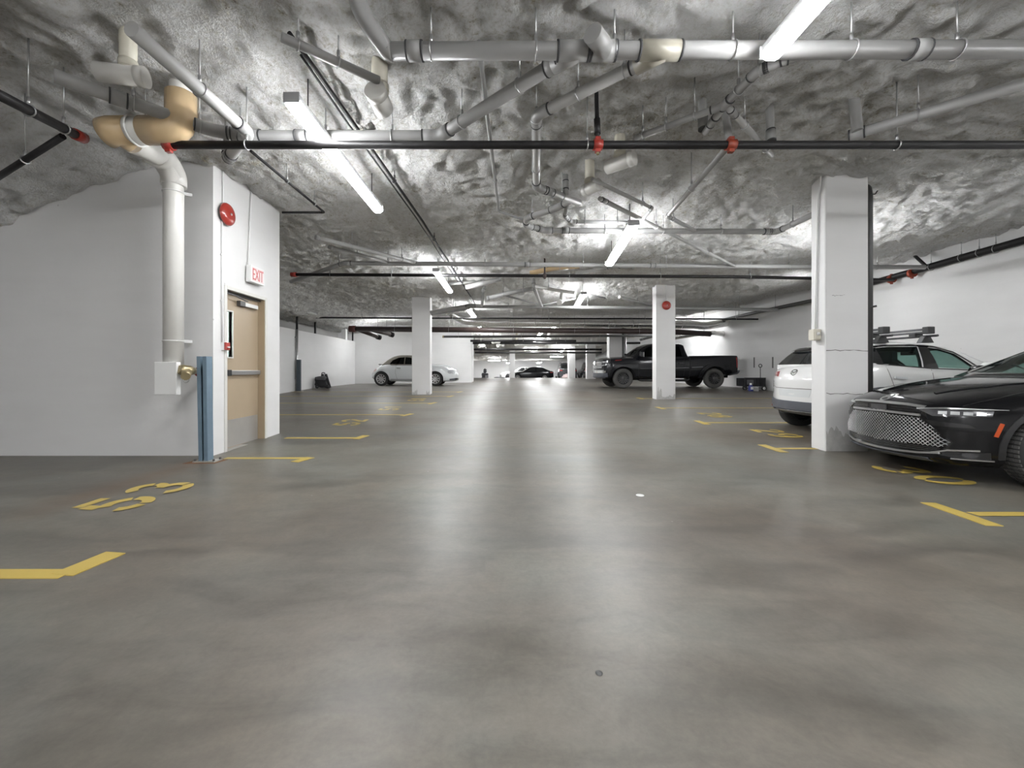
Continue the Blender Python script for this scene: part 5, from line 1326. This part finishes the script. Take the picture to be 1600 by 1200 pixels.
        K(ribbon([(.44, .275), (.56, .318), (.76, .335)], .014), 'chrome_trim', 'satin_silver', off=.016, th=.016)
        K(ribbon([(.58, .240), (.84, .246)], .012), 'chrome_trim', 'satin_silver', off=.016, th=.016)
        K([(.40, .60), (.70, .575), (.74, .545), (.46, .545)], 'crease', 'gloss_black', off=.010, th=.02)
        c.side(ribbon([(.395, .475), (.435, .60)], .024), 'side_marker', 'marker_orange', sd=sd, off=.006, th=.012, label='orange side marker')
        pts = [(sp['axles'][0] + .425 * math.cos(a), .352 + .425 * math.sin(a)) for a in np.linspace(math.radians(-12), math.radians(192), 22)]
        c.side(ribbon(pts, .040), 'arch_trim', 'black_plastic', sd=sd, off=.010, th=.03, step=.04)
    # emblem on the nose: a ring with crossed lines
    em = F(ellipse(0, .795, .052, .032), 'emblem', 'dark_metal', on='body', off=.004, th=.01)
    ring_decal(F, 0, .795, .056, .034, .009, 'emblem_ring', 'satin_silver', off=.010, th=.012, step=.03, parent=em)
    F(ribbon([(-.034, .780), (0, .818), (.034, .780)], .010), 'emblem_mark', 'satin_silver', off=.010, th=.012, step=.03, parent=em)
    F(ribbon([(-.036, .797), (.036, .797)], .008), 'emblem_mark', 'satin_silver', off=.010, th=.012, step=.03, parent=em)
    T = c.top
    for sd in (-1, 1): T(ribbon([(.14, sd * .60), (.5, sd * .70), (1.0, sd * .735), (1.55, sd * .76)], .008), 'hood_seam', 'gloss_black', off=.003, th=.006)
    for sd in (-1, 1): T(ribbon([(.30, sd * .30), (.7, sd * .42), (1.2, sd * .50)], .03), 'hood_crease', 'black_paint', off=.010, th=.02)
    T([(1.30, -.66), (1.42, -.74), (1.50, -.76), (1.50, .76), (1.42, .74), (1.30, .66), (1.24, .3), (1.22, 0), (1.24, -.3)], 'cowl_panel', 'black_plastic', off=.006, th=.02)
    for sd in (-1, 1):
        w = sd * .98; b = MB(); b.lathe((2.02, w, 1.07), (0, sd, 0), [(0, -.10), (.06, -.09), (.085, -.02), (.08, .06), (0, .09)], 14); b.tube([(2.06, sd * .80, 1.02), (2.04, w, 1.05)], .02, 8); b.build('mirror', 'black_paint', root)
    seats(root, (2.55, 3.35), (-.38, .38), .55, 1.30)
    MB().box((1.95, 0, .98), (.5, 1.35, .10)).build('dashboard', 'interior_dark', root, bevel=.03)
    MB().ring((2.15, -.38, 1.0), (1, 0, .35), .17, .015, 20).build('steering_wheel', 'interior_dark', root)
    b = MB(); b.bar((1.62, .10, 1.09), (1.95, .55, 1.16), .014, .014); b.build('wiper', 'black_plastic', root)
    return c
black_sedan()

# ---------- white crossover with ski carriers
def white_crossover():
    root = place_car('crossover', 'white crossover with ski carriers on its roof behind the wide column', 'car', 8.92, 6.88, PI)
    root.location.z = floor_z(6.9) + 0.005
    # local x runs from the nose (by the wall) to the tail (by the aisle); the side in view is +y
    sp = dict(L=3.98, W=.90, R=.335, Ra=.40, axles=(.82, 3.28), paint='white_paint', bow=(.25, .30), bowlen=(.25, .2), n=60, curves=dict(
        w=[(0, .72), (.3, .85), (.8, .90), (3.2, .90), (3.7, .86), (3.98, .78)],
        zl=[(0, .26), (.3, .22), (3.4, .24), (3.8, .30), (3.98, .36)],
        zb=[(0, .70), (.3, .84), (1.0, .96), (1.6, 1.00), (2.5, 1.06), (3.2, 1.13), (3.70, 1.13), (3.90, 1.02), (3.98, .86)],
        zt=[(0, .74), (.3, .90), (1.0, 1.02), (1.6, 1.04), (2.5, 1.10), (3.2, 1.16), (3.70, 1.16), (3.90, 1.06), (3.98, .90)]),
        cab=dict(x0=1.15, x1=3.84, hollow=True, glass='clear_glass', back_glass='dark_glass', bow=(.25, .18), back_depth=0.2, curves=dict(
            zb=[(1.15, .98), (2.2, 1.035), (3.0, 1.10), (3.84, 1.12)], zt=[(1.15, 1.0), (1.55, 1.22), (1.95, 1.385), (2.35, 1.455), (2.9, 1.48), (3.35, 1.455), (3.55, 1.40), (3.72, 1.26), (3.84, 1.14)],
            wb=[(1.15, .76), (2.0, .835), (3.2, .83), (3.84, .72)], wr=[(1.15, .66), (2.0, .64), (3.0, .63), (3.84, .60)]),
            side=[[(1.80, 1.055), (2.52, 1.085), (2.36, 1.385), (2.20, 1.365), (2.0, 1.29)], [(2.64, 1.09), (3.22, 1.135), (3.20, 1.375), (3.0, 1.395), (2.52, 1.40)]],
            front=[[(-.62, 1.06), (.62, 1.06), (.54, 1.36), (-.54, 1.36)]]))
    c = Car(sp, root); c.wheels(dict(), 'dark_alloy', 10)
    S = lambda poly, n, m, **k: c.side(poly, n, m, sd=1, **k)
    for sd in (1, -1):
        c.side([(3.20, 1.135), (3.50, 1.165), (3.36, 1.36), (3.18, 1.385)], 'quarter_glass', 'dark_glass', sd=sd, on='cab', off=.004, th=.008)
        c.side([(2.40, 1.075), (2.62, 1.085), (2.50, 1.415), (2.36, 1.40)], 'pillar_cover', 'gloss_black', sd=sd, on='cab', off=.006, th=.01)
        c.side(ribbon([(1.72, 1.05), (2.0, 1.315), (2.25, 1.40), (2.6, 1.425), (3.05, 1.415), (3.36, 1.385)], .028), 'window_trim', 'gloss_black', sd=sd, on='cab', off=.006, th=.01)
        c.side(ribbon([(1.75, 1.040), (2.5, 1.070), (3.3, 1.135)], .016), 'belt_trim', 'gloss_black', sd=sd, on='all', off=.008, th=.012)
        c.side(ribbon([(2.52, 1.05), (2.54, .6), (2.60, .32)], .008), 'door_seam', 'crack_dark', sd=sd, off=.002, th=.004)
        c.side(ribbon([(3.20, 1.10), (3.12, .80), (2.96, .62), (2.94, .34)], .008), 'door_seam', 'crack_dark', sd=sd, off=.002, th=.004)
        c.side(ribbon([(3.12, .935), (2.94, .925)], .034), 'door_handle', 'pale_paint', sd=sd, off=.035, th=.022)
        c.side(ribbon([(3.70, .95), (3.86, .99)], .07), 'tail_lamp', 'tail_red', sd=sd, off=.012, th=.02)
        for ax in sp['axles']:
            pts = [(ax + .43 * math.cos(a), .335 + .43 * math.sin(a)) for a in np.linspace(math.radians(-8), math.radians(188), 20)]
            c.side(ribbon(pts, .07), 'arch_trim', 'bumper_grey', sd=sd, off=.012, th=.03, step=.05)
        c.side([(1.1, .24), (3.0, .25), (3.0, .40), (1.1, .39)], 'sill_trim', 'bumper_grey', sd=sd, off=.010, th=.02)
    R = c.rear
    R([(-.80, .33), (.80, .33), (.84, .46), (.80, .545), (.5, .525), (-.5, .525), (-.80, .545), (-.84, .46)], 'rear_bumper', 'bumper_grey', off=.03, th=.06)
    R([(-.62, .28), (.62, .28), (.70, .36), (-.70, .36)], 'rear_diffuser', 'satin_silver', off=.035, th=.05)
    R([(-.66, 1.14), (.66, 1.14), (.58, 1.36), (-.58, 1.36)], 'rear_window', 'dark_glass', on='cab', off=.008, th=.012)
    R(ribbon([(-.60, 1.405), (.60, 1.405)], .045), 'roof_spoiler', 'gloss_black', on='cab', off=.07, th=.10)
    R(ribbon([(-.72, .79), (-.5, .735), (.5, .735), (.72, .79)], .012), 'liftgate_seam', 'crack_dark', off=.002, th=.006)
    R([(-.34, .60), (.34, .60), (.38, .72), (-.38, .72)], 'plate_recess', 'pale_paint', off=.003, th=.006)
    for sd in (-1, 1):
        R([(sd * .44, .93), (sd * .74, .97), (sd * .74, 1.03), (sd * .46, 1.00)], 'tail_lamp', 'tail_red', off=.010, th=.015)
        R(ellipse(sd * .52, .335, .055, .045), 'exhaust_tip', 'chrome', off=.05, th=.06)
        R(ellipse(sd * .52, .335, .040, .032), 'exhaust_hole', 'interior_dark', off=.052, th=.02)
        R(ellipse(sd * .72, .40, .05, .02), 'reflector', 'tail_red', off=.036, th=.01)
    em = ring_decal(R, 0, 1.005, .062, .048, .012, 'emblem', 'chrome', off=.014, th=.014, step=.03)
    R(ribbon([(-.056, 1.022), (-.026, 1.016), (0, .990), (.026, 1.016), (.056, 1.022)], .012), 'emblem_wing', 'chrome', off=.014, th=.014, step=.03, parent=em)
    seats(root, (2.70, 3.35), (-.38, .38), .55, 1.34)
    MB().box((1.85, 0, 1.0), (.45, 1.30, .10)).build('dashboard', 'interior_dark', root, bevel=.03)
    MB().ring((2.10, -.36, 1.05), (1, 0, -.4), .17, .015, 20).build('steering_wheel', 'interior_dark', root)
    b = MB(); b.box((2.02, 0, 1.32), (.05, .22, .06)); b.build('inner_mirror', 'interior_dark', root, bevel=.01)
    for sd in (-1, 1):
        b = MB(); b.lathe((1.83, sd * .98, 1.08), (0, sd, 0), [(0, -.10), (.07, -.09), (.09, -.02), (.08, .06), (0, .09)], 14); b.tube([(1.83, sd * .82, 1.02), (1.83, sd * .95, 1.05)], .02, 8); b.build('mirror', 'white_paint', root)
    # roof rack: two crossbars with feet, each carrying a ski clamp
    rk = thing('roof_rack', 'dark roof rack crossbars with two grey ski carriers on the white crossover', 'roof rack', tuple(root.location), rotz=PI)
    for x in (2.36, 3.04):
        zr = 1.505
        MB().tube([(x, -.70, zr + .055), (x, .78, zr + .055)], .018, 10).build('crossbar', 'black_plastic', rk)
        for sd in (-1, 1):
            MB().prism([(-.10, -.045), (.10, -.045), (.045, .05), (.0, .07), (-.045, .05)], (x, sd * .60 - .04, zr), (1, 0, 0), (0, 0, 1), (0, 1, 0), .08).build('rack_foot', 'black_plastic', rk, bevel=.008)
        cr = MB(); cr.box((x - .02, 0, zr + .165), (.075, 1.20, .030)); cr.box((x - .02, 0, zr + .120), (.075, 1.20, .030))
        cr = cr.build('ski_carrier', 'grey_fabric', rk, bevel=.008)
        MB().box((x - .02, .63, zr + .145), (.11, .09, .11)).build('carrier_end', 'black_plastic', cr, bevel=.012)
        MB().box((x - .02, -.63, zr + .145), (.11, .09, .11)).build('carrier_hinge', 'black_plastic', cr, bevel=.012)
        for y in (-.45, .45): MB().box((x - .01, y, zr + .085), (.13, .10, .06)).build('carrier_clamp', 'black_plastic', cr, bevel=.01)
white_crossover()

# ---------- black pickup
def pickup():
    Yn = 16.75; root = place_car('pickup_truck', 'black lifted pickup truck parked behind the bell column', 'truck', 4.24, Yn + 1.0, 0)
    sp = dict(L=5.72, W=.98, R=.405, Ra=.50, axles=(.93, 4.67), paint='charcoal_paint', bow=(.22, .10), bowlen=(.12, .08), n=70, tuck=.945, curves=dict(
        w=[(0, .88), (.12, .94), (.4, .98), (5.3, .98), (5.72, .95)],
        zl=[(0, .42), (.2, .38), (.5, .46), (1.5, .40), (3.6, .40), (4.2, .46), (5.4, .52), (5.72, .58)],
        zb=[(0, 1.10), (.10, 1.16), (.5, 1.20), (1.3, 1.235), (1.7, 1.25), (3.55, 1.26), (3.60, 1.31), (5.60, 1.33), (5.72, 1.32)],
        zt=[(0, 1.15), (.10, 1.235), (.5, 1.29), (1.3, 1.33), (1.7, 1.33), (3.55, 1.30), (3.60, 1.325), (5.60, 1.345), (5.72, 1.335)]),
        cab=dict(x0=1.18, x1=3.62, hollow=True, glass='tinted_glass', bow=(.25, .03), front_depth=1.55, back_depth=.75, curves=dict(
            zb=[(1.18, 1.24), (3.62, 1.27)], zt=[(1.18, 1.26), (1.5, 1.47), (1.85, 1.70), (2.15, 1.82), (2.5, 1.855), (3.3, 1.85), (3.50, 1.80), (3.58, 1.55), (3.62, 1.28)],
            wb=[(1.18, .86), (1.8, .92), (3.62, .92)], wr=[(1.18, .80), (1.9, .74), (3.62, .75)]),
            side=[[(1.66, 1.30), (2.40, 1.30), (2.40, 1.73), (2.10, 1.72), (1.95, 1.65)], [(2.52, 1.30), (3.36, 1.30), (3.30, 1.72), (2.52, 1.74)]],
            front=[[(-.72, 1.32), (.72, 1.32), (.62, 1.74), (-.62, 1.74)]], back=[[(-.6, 1.36), (.6, 1.36), (.56, 1.70), (-.56, 1.70)]]))
    c = Car(sp, root); c.wheels(dict(sw=(.022, .03), face='dark_metal'), 'dark_alloy', 14, tyre='tyre_dusty', rimr=.60)
    S = lambda poly, n, m, **k: c.side(poly, n, m, sd=-1, **k)
    for sd in (-1, 1):
        for ax in sp['axles']:
            pts = [(ax + .56 * math.cos(a), .46 + .50 * math.sin(a)) for a in np.linspace(math.radians(-4), math.radians(184), 20)]
            c.side(ribbon(pts, .13), 'fender_flare', 'charcoal_paint', sd=sd, off=.05, th=.08, step=.06)
        c.side(ribbon([(2.46, 1.26), (2.46, .46)], .014), 'door_seam', 'interior_dark', sd=sd, off=.003, th=.006)
        c.side(ribbon([(1.62, 1.22), (1.55, .9), (1.58, .46)], .014), 'door_seam', 'interior_dark', sd=sd, off=.003, th=.006)
        c.side(ribbon([(3.44, 1.26), (3.44, .9), (3.40, .46)], .014), 'door_seam', 'interior_dark', sd=sd, off=.003, th=.006)
        c.side(ribbon([(3.66, 1.33), (3.66, .44)], .03), 'bed_gap', 'interior_dark', sd=sd, off=.004, th=.01)
        for x in (2.22, 3.20): c.side(ribbon([(x, 1.02), (x + .2, 1.025)], .045), 'door_handle', 'gloss_black', sd=sd, off=.03, th=.025)
        c.side([(1.62, .79), (3.60, .83), (3.60, .86), (1.62, .82)], 'body_crease', 'grey_paint', sd=sd, off=.010, th=.02)
        c.side([(3.72, .83), (4.2, .86), (4.16, .90), (3.72, .87)], 'body_crease', 'grey_paint', sd=sd, off=.010, th=.02)
        c.side([(5.58, .84), (5.68, .84), (5.70, 1.27), (5.56, 1.27)], 'tail_lamp', 'tail_red', sd=sd, off=.010, th=.03)
        c.side([(.60, 1.13), (.86, 1.15), (.86, 1.175), (.60, 1.155)], 'hood_badge', 'tail_red', sd=sd, off=.008, th=.01)
        b = MB(); b.tube([(1.55, sd * .90, .37), (1.62, sd * 1.02, .33), (4.0 - .5, sd * 1.02, .33), (3.6, sd * .90, .37)], .05, 10); b.build('side_step', 'gloss_black', root)
        b = MB(); b.box((1.62, sd * 1.12, 1.38), (.12, .20, .24)); o = b.build('mirror', 'charcoal_paint', root, bevel=.03); b = MB(); b.box((1.685, sd * 1.12, 1.38), (.012, .16, .20)); b.build('mirror_glass', 'chrome', o)
        MB().bar((1.66, sd * .9, 1.32), (1.62, sd * 1.08, 1.32), .05, .05).build('mirror_arm', 'gloss_black', root)
        U2 = (.5, sd * .866, 0); D2 = (.866, -sd * .5, 0)
        K = lambda poly, n, m, **k: c.decal(poly, (0, 0, 0), U2, (0, 0, 1), D2, n, m, **k)
        hl = K([(.66, 1.12), (1.02, 1.14), (1.00, 1.02), (.68, .98)], 'headlight', 'lamp_smoke', off=.012, th=.03)
        for q in range(3): K(rect(.70 + q * .09, 1.05, .76 + q * .09, 1.11), 'headlight_cell', 'lamp_clear', off=.020, th=.015, parent=hl)
        K([(.66, .94), (.98, .99), (.98, .965), (.66, .90)], 'running_light', 'lamp_clear', off=.016, th=.02)
        K([(.62, .40), (.95, .46), (.95, .62), (.62, .62)], 'bumper_corner', 'bumper_grey', off=.03, th=.05)
        K([(.60, .62), (.90, .64), (.90, .72), (.60, .70)], 'bumper_chrome', 'chrome', off=.02, th=.03)
    F = c.front
    F([(-.72, .80), (.72, .80), (.76, 1.10), (-.76, 1.10)], 'grille', 'gloss_black', off=.006, th=.02)
    for z in (.86, .93, 1.0, 1.07): F(ribbon([(-.72, z), (.72, z)], .03), 'grille_slat', 'chrome', off=.03, th=.03)
    F([(-.84, .62), (.84, .62), (.84, .74), (-.84, .74)], 'bumper_chrome', 'chrome', off=.05, th=.07)
    F([(-.80, .40), (.80, .40), (.84, .60), (-.84, .60)], 'bumper_lower', 'bumper_grey', off=.04, th=.07)
    F(rect(-.13, .935, .13, .985), 'emblem', 'gloss_black', off=.045, th=.02)
    R = c.rear
    R([(-.9, .52), (.9, .52), (.9, .74), (-.9, .74)], 'rear_bumper', 'bumper_grey', off=.10, th=.14)
    R([(-.7, .80), (.7, .80), (.7, 1.28), (-.7, 1.28)], 'tailgate', 'grey_paint', off=.01, th=.02)
    c.top([(3.72, -.86), (5.64, -.86), (5.64, .86), (3.72, .86)], 'bed_cover', 'black_fabric', off=.012, th=.03)
    MB().box((5.0, 0, .42), (.25, 1.5, .10)).build('axle', 'black_plastic', root)
    seats(root, (2.55, 3.25), (-.42, .42), .9, 1.68)
    MB().box((1.85, 0, 1.24), (.4, 1.5, .10)).build('dashboard', 'interior_dark', root, bevel=.03)
pickup()

# ---------- pale convertible with cloth top
def convertible():
    Yn = 19.2; root = place_car('convertible', 'pale convertible with a taupe cloth top behind the white column', 'car', -1.90, Yn + .9, PI)
    sp = dict(L=4.20, W=.90, R=.325, Ra=.375, axles=(1.02, 3.56), paint='pale_paint', bow=(.50, .45), bowlen=(.3, .3), n=64, tuck=.90, curves=dict(
        w=[(0, .60), (.12, .72), (.4, .84), (.9, .90), (3.6, .90), (3.95, .80), (4.20, .62)],
        zl=[(0, .24), (.2, .19), (3.8, .22), (4.05, .28), (4.20, .38)],
        zb=[(0, .50), (.08, .62), (.25, .75), (.5, .87), (1.0, .94), (1.5, .97), (2.6, .98), (3.3, .99), (3.7, .93), (3.95, .80), (4.12, .66), (4.20, .52)],
        zt=[(0, .56), (.08, .72), (.25, .86), (.5, .97), (1.0, 1.035), (1.5, 1.045), (2.6, 1.03), (3.3, 1.04), (3.7, 1.00), (3.95, .88), (4.12, .72), (4.20, .56)]),
        cab=dict(x0=1.38, x1=3.72, hollow=True, paint='canvas_top', glass='tinted_glass', bow=(.2, .3), front_depth=1.2, curves=dict(
            zb=[(1.38, .97), (2.6, .985), (3.72, .97)], zt=[(1.38, .99), (1.7, 1.20), (2.0, 1.37), (2.3, 1.43), (2.7, 1.44), (3.05, 1.38), (3.35, 1.24), (3.6, 1.07), (3.72, .99)],
            wb=[(1.38, .74), (2.0, .81), (3.2, .81), (3.72, .66)], wr=[(1.38, .62), (2.1, .60), (3.2, .62), (3.72, .52)]),
            side=[[(1.78, 1.005), (2.46, 1.015), (2.46, 1.35), (2.25, 1.335), (2.05, 1.25)], [(2.50, 1.015), (3.18, 1.025), (3.06, 1.20), (2.80, 1.32), (2.50, 1.35)]],
            front=[[(-.60, 1.03), (.60, 1.03), (.52, 1.33), (-.52, 1.33)]]))
    c = Car(sp, root); c.wheels(dict(sw=(.055, .05), face='alloy'), 'alloy', 9, tyre='tyre', rimr=.70)
    for sd in (-1, 1):
        for ax in sp['axles']:
            pts = [(ax + .45 * math.cos(a), .33 + .43 * math.sin(a)) for a in np.linspace(math.radians(4), math.radians(176), 20)]
            c.side(ribbon(pts, .13), 'fender', 'pale_paint', sd=sd, off=.035, th=.06, step=.05)
        c.side([(1.44, .22), (3.14, .22), (3.14, .30), (1.44, .30)], 'sill', 'pale_paint', sd=sd, off=.02, th=.05)
        c.side(ribbon([(1.50, .315), (3.10, .315)], .018), 'sill_seam', 'crack_dark', sd=sd, off=.006, th=.01)
        c.side(ribbon([(1.62, .97), (1.56, .6), (1.60, .32)], .010), 'door_seam', 'crack_dark', sd=sd, off=.003, th=.006)
        c.side(ribbon([(2.86, .98), (2.88, .6), (2.80, .32)], .010), 'door_seam', 'crack_dark', sd=sd, off=.003, th=.006)
        c.side(ribbon([(2.64, .84), (2.80, .845)], .04), 'door_handle', 'chrome', sd=sd, off=.03, th=.02)
        c.side(ribbon([(1.55, .985), (3.2, 1.005)], .014), 'belt_trim', 'chrome', sd=sd, on='all', off=.012, th=.012)
        c.side(ellipse(3.93, .76, .10, .085), 'tail_lamp', 'tail_red', sd=sd, off=.012, th=.02)
        hl = c.side(ellipse(.34, .66, .115, .085), 'headlight', 'lamp_clear', sd=sd, off=.012, th=.02)
        c.side([(.06, .26), (.36, .25), (.36, .33), (.10, .36)], 'lower_vent', 'bumper_grey', sd=sd, off=.014, th=.02)
        MB().box((1.80, sd * .99, 1.03), (.14, .16, .12)).build('mirror', 'pale_paint', root, bevel=.03)
        c.front(ellipse(sd * .52, .66, .11, .10), 'headlight', 'lamp_clear', off=.012, th=.02)
    c.front([(-.45, .27), (.45, .27), (.48, .36), (-.48, .36)], 'lower_grille', 'gloss_black', off=.012, th=.02)
    MB().tube([(3.78, -.45, 1.01), (3.78, .45, 1.01)], .022, 8).build('spoiler_lip', 'gloss_black', root)
    seats(root, (2.45, 3.0), (-.36, .36), .55, 1.26)
    MB().ring((2.0, .36, .98), (1, 0, -.4), .17, .015, 18).build('steering_wheel', 'interior_dark', root)
    MB().box((1.85, 0, .96), (.35, 1.3, .08)).build('dashboard', 'interior_dark', root, bevel=.02)
convertible()

# ---------- distant cars beyond the crest of the slab
def far_car(name, label, x, y, rot, paint, kind, scale=1.0):
    root = place_car(name, label, 'car', x, y, rot)
    if kind == 'sedan':
        sp = dict(L=4.7, W=.90, R=.33, Ra=.40, axles=(.9, 3.7), paint=paint, bow=(.3, .25), n=36, curves=dict(w=[(0, .72), (.4, .88), (4.2, .90), (4.7, .76)], zl=[(0, .22), (4.3, .24), (4.7, .36)],
            zb=[(0, .62), (.4, .78), (1.4, .90), (3.6, .98), (4.5, .98), (4.7, .86)], zt=[(0, .66), (.4, .84), (1.4, .98), (3.6, 1.02), (4.5, 1.02), (4.7, .90)]),
            cab=dict(x0=1.35, x1=4.35, bow=(.2, .2), glass='dark_glass', curves=dict(zb=[(1.35, .92), (4.35, 1.0)], zt=[(1.35, .95), (2.2, 1.36), (2.7, 1.44), (3.3, 1.40), (4.0, 1.15), (4.35, 1.02)], wb=[(1.35, .78), (2.3, .82), (4.35, .70)], wr=[(1.35, .66), (2.5, .58), (4.35, .56)]),
            side=[[(1.85, .97), (2.75, .97), (2.75, 1.36), (2.4, 1.34)], [(2.82, .97), (3.75, 1.02), (3.35, 1.30), (2.82, 1.37)]], front=[[(-.6, 1.0), (.6, 1.0), (.5, 1.34), (-.5, 1.34)]], back=[[(-.55, 1.06), (.55, 1.06), (.46, 1.30), (-.46, 1.30)]]))
    else:
        sp = dict(L=4.8, W=.97, R=.38, Ra=.46, axles=(.95, 3.85), paint=paint, bow=(.2, .15), n=36, curves=dict(w=[(0, .86), (.4, .97), (4.4, .97), (4.8, .90)], zl=[(0, .34), (4.4, .34), (4.8, .42)],
            zb=[(0, .96), (.4, 1.06), (1.4, 1.12), (4.6, 1.16), (4.8, 1.10)], zt=[(0, 1.02), (.4, 1.14), (1.4, 1.18), (4.6, 1.20), (4.8, 1.14)]),
            cab=dict(x0=1.3, x1=4.74, bow=(.2, .12), glass='dark_glass', curves=dict(zb=[(1.3, 1.12), (4.74, 1.16)], zt=[(1.3, 1.15), (2.1, 1.70), (2.6, 1.82), (4.2, 1.80), (4.5, 1.70), (4.74, 1.2)], wb=[(1.3, .84), (2.3, .90), (4.74, .84)], wr=[(1.3, .74), (2.5, .70), (4.74, .66)]),
            side=[[(1.8, 1.18), (2.8, 1.18), (2.8, 1.68), (2.3, 1.66)], [(2.9, 1.18), (4.4, 1.2), (4.2, 1.64), (2.9, 1.70)]], front=[[(-.66, 1.2), (.66, 1.2), (.56, 1.64), (-.56, 1.64)]], back=[[(-.66, 1.24), (.66, 1.24), (.56, 1.62), (-.56, 1.62)]]))
    c = Car(sp, root); c.wheels(dict(), 'alloy' if paint != 'white_paint' else 'dark_alloy', 7)
    for sd in (-1, 1):
        z = .62 if kind == 'sedan' else .88
        c.front([(sd * .45, z), (sd * .74, z + .04), (sd * .74, z + .14), (sd * .45, z + .11)], 'headlight', 'lamp_clear', off=.012, th=.02)
        zr = .80 if kind == 'sedan' else 1.0
        c.rear(rect(sd * .55, zr, sd * .84, zr + (.10 if kind == 'sedan' else .28)), 'tail_lamp', 'tail_red', off=.012, th=.02)
        c.side(ribbon([(2.8, .95), (2.8, .4)], .012), 'door_seam', 'interior_dark', sd=sd, off=.003, th=.006)
    c.front([(-.42, .30), (.42, .30), (.42, .5), (-.42, .5)], 'grille', 'gloss_black', off=.008, th=.02)
    c.rear([(-.26, .62), (.26, .62), (.26, .74), (-.26, .74)], 'licence_plate', 'white_enamel', off=.010, th=.01)
    if kind != 'sedan':
        for sd in (-1, 1): MB().bar((2.2, sd * .62, 1.86), (4.2, sd * .62, 1.86), .04, .04).build('roof_rail', 'black_plastic', root)
    return c
far_car('hatchback', 'distant white car half hidden by the far column', 0.3, 46.8, 0.12, 'white_paint', 'sedan')
far_car('sedan', 'distant dark sedan parked nose to tail with the white car', 1.25, 43.4, -0.03, 'charcoal_paint', 'sedan')
far_car('suv', 'distant dark grey suv turned towards the far wall', 7.3, 45.6, -PI / 2 - 0.05, 'grey_paint', 'suv')
far_car('suv', 'dark suv with red lamps between the two far columns', 9.3, 43.0, -PI / 2 - 0.05, 'charcoal_paint', 'suv')
